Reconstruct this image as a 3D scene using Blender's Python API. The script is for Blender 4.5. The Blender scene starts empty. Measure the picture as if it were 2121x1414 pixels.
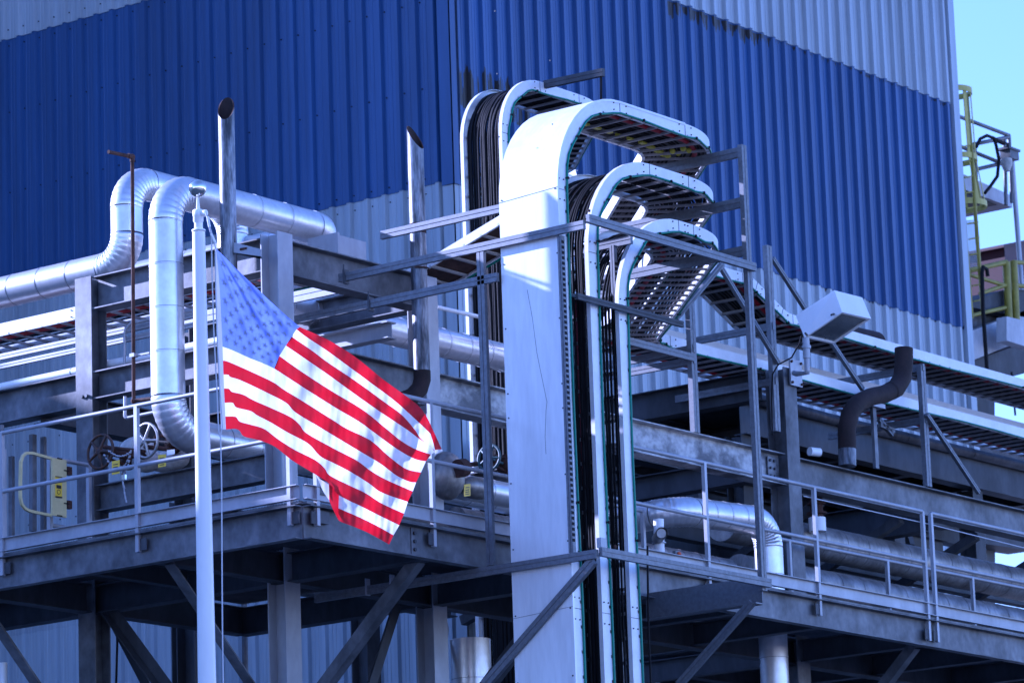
import bpy, math, random
import numpy as np
from mathutils import Vector, Matrix
random.seed(7)
scene = bpy.context.scene
R_ = math.radians

# ------------------------------------------------------------------ camera
# world: X runs along the right-hand wall, Y along the left-hand wall, Z up, metres
FPX = 8431.8
YAW, PITCH, ROLL = R_(37.3187), R_(12.5024), R_(-1.9697)
cf = np.array([math.cos(YAW)*math.cos(PITCH), math.sin(YAW)*math.cos(PITCH), math.sin(PITCH)])
cr0 = np.array([math.sin(YAW), -math.cos(YAW), 0.0]); cu0 = np.cross(cr0, cf)
cR = math.cos(ROLL)*cr0 + math.sin(ROLL)*cu0
cU = -math.sin(ROLL)*cr0 + math.cos(ROLL)*cu0
CAM = np.array([-27.085, -23.044, 1.849])
cam_d = bpy.data.cameras.new('camera'); cam = bpy.data.objects.new('camera', cam_d)
scene.collection.objects.link(cam)
cam.matrix_world = Matrix(((cR[0], cU[0], -cf[0], CAM[0]), (cR[1], cU[1], -cf[1], CAM[1]), (cR[2], cU[2], -cf[2], CAM[2]), (0, 0, 0, 1)))
cam_d.sensor_width = 36; cam_d.lens = 36*FPX/2121
cam_d.clip_start = 0.5; cam_d.clip_end = 3000
cam_d.dof.use_dof = True; cam_d.dof.focus_distance = 35.0; cam_d.dof.aperture_fstop = 7.0
scene.camera = cam

# ------------------------------------------------------------------ light
SUN_AZ, SUN_EL = R_(107.0), R_(22.5)          # direction towards the sun, from +X anticlockwise
world = bpy.data.worlds.new('World'); scene.world = world; world.use_nodes = True
wn = world.node_tree.nodes; wl = world.node_tree.links
for n in list(wn): wn.remove(n)
sky = wn.new('ShaderNodeTexSky'); sky.sky_type = 'NISHITA'; sky.sun_disc = False
sky.sun_elevation = SUN_EL; sky.sun_rotation = R_(90) - SUN_AZ
sky.air_density = 0.9; sky.dust_density = 0.1; sky.ozone_density = 0.9
bg = wn.new('ShaderNodeBackground'); bg.inputs['Strength'].default_value = 0.12
wo = wn.new('ShaderNodeOutputWorld')
wl.new(sky.outputs[0], bg.inputs[0]); wl.new(bg.outputs[0], wo.inputs[0])
sd = bpy.data.lights.new('sun', 'SUN'); sd.energy = 4.6; sd.angle = R_(0.53); sd.color = (1.0, 0.93, 0.84)
so = bpy.data.objects.new('sun', sd); scene.collection.objects.link(so)
sdir = Vector((math.cos(SUN_AZ)*math.cos(SUN_EL), math.sin(SUN_AZ)*math.cos(SUN_EL), math.sin(SUN_EL)))
so.rotation_euler = sdir.to_track_quat('Z', 'Y').to_euler(); so.location = (-20, 40, 40)
vs = scene.view_settings
vs.view_transform = 'Standard'; vs.look = 'None'; vs.gamma = 1.0; vs.use_curve_mapping = False
vs.exposure = 1.35
vs.use_white_balance = True; vs.white_balance_temperature = 4500; vs.white_balance_tint = 38
scene.cycles.max_bounces = 6; scene.cycles.diffuse_bounces = 3; scene.cycles.glossy_bounces = 3
scene.cycles.use_denoising = True

# ------------------------------------------------------------------ picture ray -> point on a plane of the world
def ray(px, py): return cf + cR*(px-1060.5)/FPX + cU*(707-py)/FPX
def onX(px, py, X): d = ray(px, py); return CAM + d*(X-CAM[0])/d[0]
def onY(px, py, Y): d = ray(px, py); return CAM + d*(Y-CAM[1])/d[1]
def onZ(px, py, Z): d = ray(px, py); return CAM + d*(Z-CAM[2])/d[2]
def dep(px, py, D): return CAM + D*ray(px, py)
V = lambda *a: np.array(a, float)

# ------------------------------------------------------------------ object helpers
WL = {}                                             # world position of each object
def link(o, parent=None, wloc=(0, 0, 0)):
    scene.collection.objects.link(o)
    w = Vector(wloc)
    if parent is not None:
        o.parent = parent; o.location = w - WL[parent.name]
    else: o.location = w
    WL[o.name] = w
def thing(name, label, cat, loc, group=None):
    o = bpy.data.objects.new(name, None); o.empty_display_size = 0.2
    link(o, None, loc); o['label'] = label; o['category'] = cat
    if group: o['group'] = group
    return o
def tag(o, label, cat, group=None):
    o['label'] = label; o['category'] = cat
    if group: o['group'] = group
    return o

class MB:
    def __init__(s): s.v = []; s.f = []; s.sm = []
    def add(s, vs_, fs, smooth=False):
        b = len(s.v); s.v += [tuple(map(float, p)) for p in vs_]
        s.f += [tuple(i+b for i in f) for f in fs]; s.sm += [smooth]*len(fs)
    def box(s, a, b):
        x0, x1 = sorted((a[0], b[0])); y0, y1 = sorted((a[1], b[1])); z0, z1 = sorted((a[2], b[2]))
        s.add([(x0,y0,z0),(x1,y0,z0),(x1,y1,z0),(x0,y1,z0),(x0,y0,z1),(x1,y0,z1),(x1,y1,z1),(x0,y1,z1)],
              [(0,3,2,1),(4,5,6,7),(0,1,5,4),(1,2,6,5),(2,3,7,6),(3,0,4,7)])
    def quadbox(s, q, n):                            # quad q (4 pts) thickened by vector n
        q = [np.array(p, float) for p in q]; n = np.array(n, float)
        s.add([*q, *[p+n for p in q]], [(0,3,2,1),(4,5,6,7),(0,1,5,4),(1,2,6,5),(2,3,7,6),(3,0,4,7)])
    def sweep(s, frames, prof, closed=True, caps=True, smooth=False):
        # frames: list of (pos, e1, e2); prof: list of (a, b)
        k = len(prof); vs_ = []
        for p, e1, e2 in frames:
            for a, b in prof: vs_.append(p + e1*a + e2*b)
        fs = []
        for i in range(len(frames)-1):
            for j in range(k if closed else k-1):
                j2 = (j+1) % k
                fs.append((i*k+j, i*k+j2, (i+1)*k+j2, (i+1)*k+j))
        self_b = len(s.v)
        s.add(vs_, fs, smooth)
        if caps and closed:
            n = (len(frames)-1)*k
            s.add(vs_[:k], [tuple(reversed(range(k)))]); s.add(vs_[n:], [tuple(range(k))])
    def tube(s, pts, r, n=12, caps=True):
        pts = [np.array(p, float) for p in pts]
        fr = frames_of(pts)
        prof = [(math.cos(2*math.pi*i/n)*r, math.sin(2*math.pi*i/n)*r) for i in range(n)]
        s.sweep(fr, prof, smooth=True, caps=caps)
    def rtube(s, pts, rad, n=12, caps=True):         # varying radius
        pts = [np.array(p, float) for p in pts]; fr = frames_of(pts); vs_ = []
        for (p, e1, e2), r in zip(fr, rad):
            for i in range(n): vs_.append(p + e1*math.cos(2*math.pi*i/n)*r + e2*math.sin(2*math.pi*i/n)*r)
        fs = [(i*n+j, i*n+(j+1) % n, (i+1)*n+(j+1) % n, (i+1)*n+j) for i in range(len(pts)-1) for j in range(n)]
        b = len(s.v); s.add(vs_, fs, True)
        if caps:
            s.add(vs_[:n], [tuple(reversed(range(n)))]); s.add(vs_[-n:], [tuple(range(n))])
    def ball(s, c, r, nu=16, nv=10, sc=(1, 1, 1)):
        c = np.array(c, float); vs_ = []; fs = []
        for i in range(nv+1):
            t = math.pi*i/nv
            for j in range(nu):
                a = 2*math.pi*j/nu
                vs_.append(c + r*V(math.sin(t)*math.cos(a)*sc[0], math.sin(t)*math.sin(a)*sc[1], math.cos(t)*sc[2]))
        for i in range(nv):
            for j in range(nu): fs.append((i*nu+j, (i+1)*nu+j, (i+1)*nu+(j+1) % nu, i*nu+(j+1) % nu))
        s.add(vs_, fs, True)
    def disc_ring(s, c, ax, r, t, n=16):             # short cylinder
        s.tube([np.array(c)-np.array(ax)*t/2, np.array(c)+np.array(ax)*t/2], r, n)

def unit(v): v = np.array(v, float); return v/np.linalg.norm(v)
def frames_of(pts, up=None):
    n = len(pts); T = []
    for i in range(n):
        a = pts[max(i-1, 0)]; b = pts[min(i+1, n-1)]
        if 0 < i < n-1: T.append(unit(unit(pts[i]-a)+unit(b-pts[i])))
        else: T.append(unit(b-a))
    ref = V(0, 0, 1) if abs(T[0][2]) < .9 else V(1, 0, 0)
    if up is not None: ref = np.array(up, float)
    e1 = unit(np.cross(T[0], ref)); out = []
    for i in range(n):
        e1 = unit(e1 - T[i]*(e1@T[i])); e2 = np.cross(T[i], e1)
        k = 1.0
        out.append((pts[i], e1, -e2 if False else e2))
    return out

def mesh_of(mb, center=None):
    v = np.array(mb.v)
    c = (v.min(0)+v.max(0))/2 if center is None else np.array(center, float)
    me = bpy.data.meshes.new('m')
    me.from_pydata((v-c).tolist(), [], mb.f)
    me.polygons.foreach_set('use_smooth', mb.sm)
    me.update()
    return me, c
def part(name, mb, mat, parent=None, label=None, kind=None):
    if isinstance(mb, MB): me, c = mesh_of(mb)
    else: me, c = mb
    me.materials.append(M[mat] if isinstance(mat, str) else mat)
    o = bpy.data.objects.new(name, me); me.name = name
    link(o, parent, c)
    if label: o['label'] = label
    if kind: o['kind'] = kind
    return o
def inst(name, me, parent, pos, rot=None):
    o = bpy.data.objects.new(name, me)
    link(o, parent, pos)
    if rot is not None: o.rotation_euler = rot if not isinstance(rot, Matrix) else rot.to_euler()
    return o

# section profiles, (side, up), centred
def W(h, b, tw=.008, tf=.012):
    H, B, t = h/2, b/2, tw/2
    return [(-B,-H),(B,-H),(B,-H+tf),(t,-H+tf),(t,H-tf),(B,H-tf),(B,H),(-B,H),(-B,H-tf),(-t,H-tf),(-t,-H+tf),(-B,-H+tf)]
def Cc(h, b, t=.009):                                # channel, web on +side... opening to -side
    H = h/2
    return [(0,-H),(0,H),(-b,H),(-b,H-t),(-t,H-t),(-t,-H+t),(-b,-H+t),(-b,-H)]
def Bx(w, h): return [(-w/2,-h/2),(w/2,-h/2),(w/2,h/2),(-w/2,h/2)]
def Lg(a, t=.008): return [(0,0),(a,0),(a,t),(t,t),(t,a),(0,a)]
def Us(w=.041, h=.082, g=.022, l=.012, t=.004):      # double strut channel (two back to back): grooves on both +-side faces
    W2, H2 = w/2, h/2
    q = [(-W2,-H2),(W2,-H2),(W2,-.004),(W2-.006,-.004),(W2-.006,.004),(W2,.004),(W2,H2),(-W2,H2),(-W2,.004),(-W2+.006,.004),(-W2+.006,-.004),(-W2,-.004)]
    return q
def member(mb, A, B, prof, up=(0, 0, 1)):
    A = np.array(A, float); B = np.array(B, float); t = unit(B-A); up = np.array(up, float)
    side = unit(np.cross(t, up)); upv = np.cross(side, t)
    mb.sweep([(A, side, upv), (B, side, upv)], prof)
def mem(name, A, B, prof, mat, parent, up=(0, 0, 1), label=None):
    m = MB(); member(m, A, B, prof, up); return part(name, m, mat, parent, label)

# turtle for pipes and trays: frames (pos, t, w, n)
class Turtle:
    def __init__(s, p, t, n):
        s.p = np.array(p, float); s.t = unit(t); s.n = unit(n); s.w = np.cross(s.t, s.n)
        s.fr = [(s.p.copy(), s.t.copy(), s.w.copy(), s.n.copy())]; s.seg = [0.0]; s.marks = []
    def rec(s, ds): s.fr.append((s.p.copy(), s.t.copy(), s.w.copy(), s.n.copy())); s.seg.append(s.seg[-1]+ds)
    def go(s, L, k=1):
        s.marks.append(('s', len(s.fr)-1, len(s.fr)-1+k))
        for i in range(k): s.p = s.p + s.t*L/k; s.rec(L/k)
        return s
    def bend(s, axis, ang, r, k=10):                 # axis 'n': turn in plane of tray, 'w': vertical bend (towards -n if ang>0)
        s.marks.append(('b', len(s.fr)-1, len(s.fr)-1+k))
        a = ang/k
        for i in range(k):
            ax = s.n if axis == 'n' else s.w
            c = 2*r*math.sin(abs(a)/2)
            M1 = rotm(ax, a/2); M2 = rotm(ax, a)
            s.p = s.p + (M1@s.t)*c
            s.t = M2@s.t
            if axis == 'n': s.w = M2@s.w
            else: s.n = M2@s.n
            s.rec(r*abs(a))
        return s
def rotm(ax, a):
    ax = unit(ax); x, y, z = ax; c, s_ = math.cos(a), math.sin(a); C = 1-c
    return np.array([[c+x*x*C, x*y*C-z*s_, x*z*C+y*s_], [y*x*C+z*s_, c+y*y*C, y*z*C-x*s_], [z*x*C-y*s_, z*y*C+x*s_, c+z*z*C]])

# ------------------------------------------------------------------ materials
M = {}
def mat(name, col, rough=.5, metal=0.0, var=.0, vscale=(1, 1, 1), nscale=4.0, col2=None, bump=0.0, bscale=30, spec=.5, detail=4, thr=(.35, .65), coat=0):
    m = bpy.data.materials.new(name); m.use_nodes = True; nt = m.node_tree; N = nt.nodes; Lk = nt.links
    b = N['Principled BSDF']
    b.inputs['Base Color'].default_value = (*col, 1); b.inputs['Roughness'].default_value = rough
    b.inputs['Metallic'].default_value = metal; b.inputs['Specular IOR Level'].default_value = spec
    b.inputs['Coat Weight'].default_value = coat
    g = N.new('ShaderNodeNewGeometry')
    if var > 0 or col2:
        mp = N.new('ShaderNodeVectorMath'); mp.operation = 'MULTIPLY'; mp.inputs[1].default_value = vscale
        Lk.new(g.outputs['Position'], mp.inputs[0])
        nz = N.new('ShaderNodeTexNoise'); nz.inputs['Scale'].default_value = nscale; nz.inputs['Detail'].default_value = detail
        nz.inputs['Roughness'].default_value = .6
        Lk.new(mp.outputs[0], nz.inputs['Vector'])
        rp = N.new('ShaderNodeValToRGB')
        rp.color_ramp.elements[0].position = thr[0]; rp.color_ramp.elements[1].position = thr[1]
        c2 = col2 if col2 else tuple(c*(1-var) for c in col)
        rp.color_ramp.elements[0].color = (*c2, 1); rp.color_ramp.elements[1].color = (*col, 1)
        Lk.new(nz.outputs['Fac'], rp.inputs[0])
        # second fine octave of grime
        nz2 = N.new('ShaderNodeTexNoise'); nz2.inputs['Scale'].default_value = nscale*6; nz2.inputs['Detail'].default_value = 3
        Lk.new(mp.outputs[0], nz2.inputs['Vector'])
        mx = N.new('ShaderNodeMix'); mx.data_type = 'RGBA'; mx.blend_type = 'MULTIPLY'; mx.inputs[0].default_value = 1
        r2 = N.new('ShaderNodeMapRange'); r2.inputs[1].default_value = .3; r2.inputs[2].default_value = .7
        r2.inputs[3].default_value = 1-var*.6; r2.inputs[4].default_value = 1.0
        Lk.new(nz2.outputs['Fac'], r2.inputs[0]); Lk.new(rp.outputs[0], mx.inputs[6]); Lk.new(r2.outputs[0], mx.inputs[7])
        Lk.new(mx.outputs[2], b.inputs['Base Color'])
        r3 = N.new('ShaderNodeMapRange'); r3.inputs[3].default_value = min(1, rough+.12); r3.inputs[4].default_value = max(0.03, rough-.08)
        Lk.new(nz.outputs['Fac'], r3.inputs[0]); Lk.new(r3.outputs[0], b.inputs['Roughness'])
    if bump > 0:
        nb = N.new('ShaderNodeTexNoise'); nb.inputs['Scale'].default_value = bscale; nb.inputs['Detail'].default_value = 3
        Lk.new(g.outputs['Position'], nb.inputs['Vector'])
        bp = N.new('ShaderNodeBump'); bp.inputs['Strength'].default_value = bump; bp.inputs['Distance'].default_value = .01
        Lk.new(nb.outputs['Fac'], bp.inputs['Height']); Lk.new(bp.outputs[0], b.inputs['Normal'])
    M[name] = m; return m
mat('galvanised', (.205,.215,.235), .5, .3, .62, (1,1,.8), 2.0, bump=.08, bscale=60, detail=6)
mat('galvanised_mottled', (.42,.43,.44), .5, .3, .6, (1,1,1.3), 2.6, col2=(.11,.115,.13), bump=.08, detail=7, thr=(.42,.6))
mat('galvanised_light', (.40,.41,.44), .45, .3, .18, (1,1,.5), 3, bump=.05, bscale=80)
mat('galvanised_dark', (.065,.07,.08), .6, .2, .4, (1,1,.4), 3)  # much darker zinc; stands in for shade on rear and under-deck steel, also bolts
mat('strut_steel', (.19,.20,.22), .45, .45, .25, (1,1,1), 25, bump=.05)
mat('jacket', (.80,.80,.82), .30, .68, .18, (1,1,1), 3, bump=.16, bscale=5)
mat('jacket_dirty', (.42,.40,.38), .42, .6, .5, (1,1,.6), 4, bump=.12, bscale=9)
mat('seam', (.10,.10,.11), .6, .3)
mat('tray_rail', (.76,.77,.79), .4, .1, .10, (1,1,1), 5)
mat('tray_rung', (.40,.38,.37), .6, .1, .25, (1,1,1), 8)
mat('tray_cover', (.80,.81,.82), .36, .2, .16, (2,2,.35), 1.8, bump=.10, bscale=2.5, detail=6)
mat('cable', (.014,.014,.016), .65, 0, .3, (1,1,.2), 30, spec=.12)
mat('wire_green', (.0,.17,.11), .45)
mat('tray_liner', (.16,.15,.145), .8, 0, .5, (1,1,1), 3)
mat('red_cable', (.35,.012,.02), .5)
mat('yellow_block', (.45,.42,.03), .5)
mat('rust', (.085,.035,.022), .85, 0, .6, (1,1,1), 8, bump=.3)
mat('rust_dark', (.024,.011,.009), .8, 0, .5, (1,1,1), 6, bump=.25)
mat('stack_steel', (.30,.31,.34), .38, .6, .8, (3,3,.5), 4, col2=(.045,.05,.06), bump=.1, thr=(.38,.62))
mat('white_paint', (.84,.85,.86), .38, 0, .06, (1,1,.3), 2, coat=.2)
mat('ball_metal', (.80,.76,.66), .10, 1)
mat('white_insul', (.60,.60,.58), .6, 0, .4, (1,1,1), 5, bump=.5, bscale=12)
mat('gate_yellow', (.62,.55,.27), .5, 0, .12, (1,1,1), 6)
mat('safety_yellow', (.30,.27,.02), .5, 0, .3, (1,1,1), 5)
mat('tag_yellow', (.72,.52,.03), .5)
mat('label_print', (.02,.02,.02), .5)
mat('iron', (.035,.03,.032), .6, .3, .5, (1,1,1), 20, col2=(.10,.045,.02))
mat('iron_pale', (.45,.44,.42), .4, .6, .3, (1,1,1), 20)
mat('valve_green', (.05,.10,.11), .5)
mat('cage_yellow', (.50,.46,.10), .5, 0, .2)
mat('red_paint', (.05,.002,.004), .5, 0, .2)
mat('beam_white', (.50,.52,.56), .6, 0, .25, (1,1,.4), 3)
mat('rope', (.55,.56,.60), .8)
mat('lens_glass', (.10,.11,.11), .12, 0, .5, (1,1,1), 6, coat=.5)
mat('ground_concrete', (.24,.235,.22), .9, 0, .3, (1,1,1), .6)
mat('star_backlit', (.27,.30,.48), .8)  # white stars coloured the grey-blue they show against the light
mat('orange', (.6,.10,.02), .5)
def wall_mat(name, col, streak):
    m = mat(name, col, .40, .1, .20, (1,1,.08), 2.5, bump=.10, bscale=1.3)
    nt = m.node_tree; N = nt.nodes; Lk = nt.links; b = N['Principled BSDF']
    src = b.inputs['Base Color'].links[0].from_socket
    g = [n for n in N if n.type == 'NEW_GEOMETRY'][0]
    sp = N.new('ShaderNodeSeparateXYZ'); Lk.new(g.outputs['Position'], sp.inputs[0])
    # paint lost in drips that hang from the laps and above the tray opening: (zone centre z, height, x or y range)
    mp = N.new('ShaderNodeVectorMath'); mp.operation = 'MULTIPLY'; mp.inputs[1].default_value = (17, 17, 1.3)
    Lk.new(g.outputs['Position'], mp.inputs[0])
    nz = N.new('ShaderNodeTexNoise'); nz.inputs['Scale'].default_value = 1.0; nz.inputs['Detail'].default_value = 3; Lk.new(mp.outputs[0], nz.inputs['Vector'])
    big = N.new('ShaderNodeTexNoise'); big.inputs['Scale'].default_value = .9; big.inputs['Detail'].default_value = 1
    mb2 = N.new('ShaderNodeVectorMath'); mb2.operation = 'MULTIPLY'; mb2.inputs[1].default_value = (1, 1, 0)
    Lk.new(g.outputs['Position'], mb2.inputs[0]); Lk.new(mb2.outputs[0], big.inputs['Vector'])
    last = None
    for z0, dz, a, bb, gain in streak:
        mr = N.new('ShaderNodeMapRange'); mr.inputs[1].default_value = z0-dz; mr.inputs[2].default_value = z0
        mr.inputs[3].default_value = 0; mr.inputs[4].default_value = 1; Lk.new(sp.outputs[2], mr.inputs[0])
        if dz < 0: mr.inputs[1].default_value = z0-dz; mr.inputs[2].default_value = z0
        cut = N.new('ShaderNodeMath'); cut.operation = 'LESS_THAN' if dz > 0 else 'GREATER_THAN'; cut.inputs[1].default_value = z0+(.01 if dz > 0 else -.4); Lk.new(sp.outputs[2], cut.inputs[0])
        x0 = N.new('ShaderNodeMapRange'); x0.inputs[1].default_value = a-.3; x0.inputs[2].default_value = a; Lk.new(sp.outputs[0], x0.inputs[0])
        x1 = N.new('ShaderNodeMapRange'); x1.inputs[1].default_value = bb+.3; x1.inputs[2].default_value = bb; Lk.new(sp.outputs[0], x1.inputs[0])
        p1 = N.new('ShaderNodeMath'); p1.operation = 'MULTIPLY'; Lk.new(x0.outputs[0], p1.inputs[0]); Lk.new(x1.outputs[0], p1.inputs[1])
        p2 = N.new('ShaderNodeMath'); p2.operation = 'MULTIPLY'; Lk.new(p1.outputs[0], p2.inputs[0]); Lk.new(mr.outputs[0], p2.inputs[1])
        p3 = N.new('ShaderNodeMath'); p3.operation = 'MULTIPLY'; Lk.new(p2.outputs[0], p3.inputs[0]); Lk.new(cut.outputs[0], p3.inputs[1])
        p4 = N.new('ShaderNodeMath'); p4.operation = 'MULTIPLY'; Lk.new(p3.outputs[0], p4.inputs[0]); p4.inputs[1].default_value = gain
        if last is None: last = p4
        else:
            mxx = N.new('ShaderNodeMath'); mxx.operation = 'MAXIMUM'; Lk.new(last.outputs[0], mxx.inputs[0]); Lk.new(p4.outputs[0], mxx.inputs[1]); last = mxx
    yc = N.new('ShaderNodeMath'); yc.operation = 'LESS_THAN'; yc.inputs[1].default_value = 9.08; Lk.new(sp.outputs[1], yc.inputs[0])
    ym = N.new('ShaderNodeMath'); ym.operation = 'MULTIPLY'; Lk.new(yc.outputs[0], ym.inputs[0]); Lk.new(last.outputs[0], ym.inputs[1]); last = ym
    s1 = N.new('ShaderNodeMath'); s1.operation = 'MULTIPLY'; Lk.new(nz.outputs['Fac'], s1.inputs[0]); Lk.new(last.outputs[0], s1.inputs[1])
    s2 = N.new('ShaderNodeMath'); s2.operation = 'GREATER_THAN'; s2.inputs[1].default_value = .40; Lk.new(s1.outputs[0], s2.inputs[0])
    mx = N.new('ShaderNodeMix'); mx.data_type = 'RGBA'; Lk.new(s2.outputs[0], mx.inputs[0]); Lk.new(src, mx.inputs[6]); mx.inputs[7].default_value = (.014,.012,.012,1)
    oi = N.new('ShaderNodeObjectInfo'); orr = N.new('ShaderNodeMapRange'); orr.inputs[3].default_value = .88; orr.inputs[4].default_value = 1.06
    Lk.new(oi.outputs['Random'], orr.inputs[0])
    m3 = N.new('ShaderNodeMix'); m3.data_type = 'RGBA'; m3.blend_type = 'MULTIPLY'; m3.inputs[0].default_value = 1
    Lk.new(mx.outputs[2], m3.inputs[6]); Lk.new(orr.outputs[0], m3.inputs[7]); Lk.new(m3.outputs[2], b.inputs['Base Color'])
wall_mat('wall_blue', (.037,.084,.235), [(19.17, .55, 18.9, 21.4, 1.0), (19.17, .3, 21.4, 26.5, .72), (17.0, -.75, 13.9, 15.4, .86)])
wall_mat('wall_grey', (.38,.43,.48), [(15.6, .25, 13.9, 26.5, .8)])
def cloth(name, col, tr=.42):
    m = bpy.data.materials.new(name); m.use_nodes = True; nt = m.node_tree; N = nt.nodes; Lk = nt.links
    b = N['Principled BSDF']; b.inputs['Base Color'].default_value = (*col, 1); b.inputs['Roughness'].default_value = .55
    b.inputs['Sheen Weight'].default_value = .15
    t = N.new('ShaderNodeBsdfTranslucent'); t.inputs[0].default_value = (*[min(1, c*1.1) for c in col], 1)
    mx = N.new('ShaderNodeMixShader'); mx.inputs[0].default_value = tr
    g = N.new('ShaderNodeNewGeometry'); w = N.new('ShaderNodeTexNoise'); w.inputs['Scale'].default_value = 9; w.inputs['Detail'].default_value = 3
    vm = N.new('ShaderNodeVectorMath'); vm.operation = 'MULTIPLY'; vm.inputs[1].default_value = (2.2, 2.2, .7)
    Lk.new(g.outputs['Position'], vm.inputs[0]); Lk.new(vm.outputs[0], w.inputs['Vector'])
    bp = N.new('ShaderNodeBump'); bp.inputs['Strength'].default_value = .22; bp.inputs['Distance'].default_value = .02
    Lk.new(w.outputs['Fac'], bp.inputs['Height']); Lk.new(bp.outputs[0], b.inputs['Normal']); Lk.new(bp.outputs[0], t.inputs['Normal'])
    o = N['Material Output']; Lk.new(b.outputs[0], mx.inputs[1]); Lk.new(t.outputs[0], mx.inputs[2]); Lk.new(mx.outputs[0], o.inputs[0])
    M[name] = m
cloth('flag_heading', (.42,.45,.55), .25); cloth('flag_red', (.50,.005,.016)); cloth('flag_white', (.80,.80,.82)); cloth('flag_blue', (.13,.18,.52), .55)

# ================================================================== ground and building
g = MB(); g.box((-400, -400, -.5), (400, 400, 0)); o = part('ground', g, 'ground_concrete'); o['kind'] = 'structure'

XW, YW = 13.79, 9.0                                   # planes of the two visible walls, corner at (XW, YW)
bld = thing('factory_building', 'tall ribbed metal building behind the pipework, blue with pale grey bands', 'building', (XW, YW, 0))
core = MB(); core.box((XW+.10, YW+.10, 0), (26.66, 40, 27.8)); part('inner_wall', core, 'wall_grey', bld)
PITCH_R = .306
def sheet_profile(n, d):                              # ribbed sheet, n pitches; returns (along, out)
    p = []
    for i in range(n):
        o_ = i*PITCH_R
        p += [(o_+0, 0), (o_+.034, 0), (o_+.052, d), (o_+.108, d), (o_+.126, 0), (o_+.175, 0), (o_+.180, .006), (o_+.192, .006), (o_+.197, 0), (o_+.240, 0), (o_+.245, .006), (o_+.257, .006), (o_+.262, 0)]
    p.append((n*PITCH_R, 0))
    return p
def sheet_mesh(n, h, out):
    mb = MB(); pr = sheet_profile(n, .055); k = len(pr)
    v = [(a, -(o_+out), 0) for a, o_ in pr]+[(a, -(o_+out), h) for a, o_ in pr]
    mb.add(v, [(i, i+1, k+i+1, k+i) for i in range(k-1)])
    # folded lower edge, so the lap shows its thickness
    v = [(a, -(o_+out), 0) for a, o_ in pr]+[(a, -(o_+out-.012), 0) for a, o_ in pr]
    mb.add(v, [(i, k+i, k+i+1, i+1) for i in range(k-1)])
    me, c = mesh_of(mb, (0, 0, 0)); return me
bands = [(0.0, 5.4, 'wall_grey', 0), (5.38, 5.1, 'wall_grey', .004), (10.46, 5.14, 'wall_grey', .008), (15.57, 3.66, 'wall_blue', .020), (19.20, 4.3, 'wall_grey', .034), (23.48, 4.4, 'wall_grey', .038)]
for z0, h, mt, out in bands:
    me = sheet_mesh(3, h, out); me.materials.append(M[mt]); me.name = 'wall_panel'
    for i in range(14):
        inst('wall_panel', me, bld, (XW+i*3*PITCH_R*.9998, YW, z0))
    for i in range(17):
        inst('wall_panel', me, bld, (XW, YW+(i+1)*3*PITCH_R, z0), Matrix.Rotation(R_(-90), 3, 'Z'))
f = MB(); f.box((XW-.055, YW-.055, 0), (XW+.16, YW-.042, 15.5)); f.box((XW-.055, YW-.055, 0), (XW-.043, YW+.13, 15.5)); part('corner_flashing', f, 'wall_grey', bld)
f = MB(); f.box((XW-.075, YW-.075, 15.5), (XW+.16, YW-.062, 19.17)); f.box((XW-.075, YW-.075, 15.5), (XW-.063, YW+.13, 19.17)); part('corner_flashing', f, 'wall_blue', bld)
f = MB(); f.box((XW-.09, YW-.09, 19.17), (XW+.16, YW-.077, 27.88)); f.box((XW-.09, YW-.09, 19.17), (XW-.078, YW+.13, 27.88)); part('corner_flashing', f, 'wall_grey', bld)
f = MB(); f.box((26.55, YW-.09, 0), (26.72, YW+.3, 27.8)); part('end_flashing', f, 'wall_grey', bld)
f = MB(); f.box((XW-.15, YW-.15, 27.8), (26.8, 40.1, 28.1)); part('roof', f, 'wall_grey', bld)
sc_ = MB()                                            # screw heads in rows, far too many to pick apart
for z in (12.0, 13.2, 14.4, 15.46, 15.66, 16.9, 18.1, 19.1, 19.34, 20.6):
    for i in range(42):
        x = XW+.145+i*PITCH_R
        of = .005 if z < 15.57 else .022 if z < 19.2 else .036
        sc_.box((x, YW-of-.012, z-.008), (x+.015, YW-of+.01, z+.008))
        if i < 44:
            y = YW+.14+i*PITCH_R; sc_.box((XW-of-.012, y, z-.008), (XW-of+.01, y+.015, z+.008))
o = part('screw_rows', sc_, 'cable', bld, kind='stuff')

# unseen plant to the left, sized so that its shadow lies over the lower half of the pipework
wing = thing('neighbouring_building', 'long ribbed plant building standing to the left of the pipework with a higher unseen tower added to shade the left wall', 'building', (-20, 30, 0))
f = MB(); f.box((-70, 26.0, 0), (3.88, 40, 19.55)); part('hall', f, 'wall_grey', wing)
f = MB(); f.box((3.9, 19.5, 0), (XW-.1, 40, 34)); part('shade_tower', f, 'wall_grey', wing)  # unseen tower, placed and sized to keep sun and sky off the left wall

# ================================================================== steel structure
st = thing('steel_pipe_rack', 'grey galvanised steel frame of columns and beams carrying the pipes and the walkway deck', 'steel frame', (1.76, 1.75, 0))
XS = [1.76, 3.95, 10.20, 17.6]
CW = {1.76: .22, 3.95: .22, 10.20: .25, 17.6: .25}
def col(x, y, z1, up, mt='galvanised', w=.22):
    o = mem('column', (x, y, 0), (x, y, z1), W(w, w, .009, .013), mt, st, up); return o
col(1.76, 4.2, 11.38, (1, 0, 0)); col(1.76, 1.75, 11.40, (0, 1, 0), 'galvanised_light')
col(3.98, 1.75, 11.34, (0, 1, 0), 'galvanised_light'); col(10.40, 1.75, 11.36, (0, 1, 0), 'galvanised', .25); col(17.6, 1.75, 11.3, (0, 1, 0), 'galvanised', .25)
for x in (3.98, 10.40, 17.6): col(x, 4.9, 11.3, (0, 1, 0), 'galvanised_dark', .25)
for x in (7.2, 10.4, 14.0): col(x, 7.9, 10.3, (0, 1, 0), 'galvanised_dark', .25)
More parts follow.
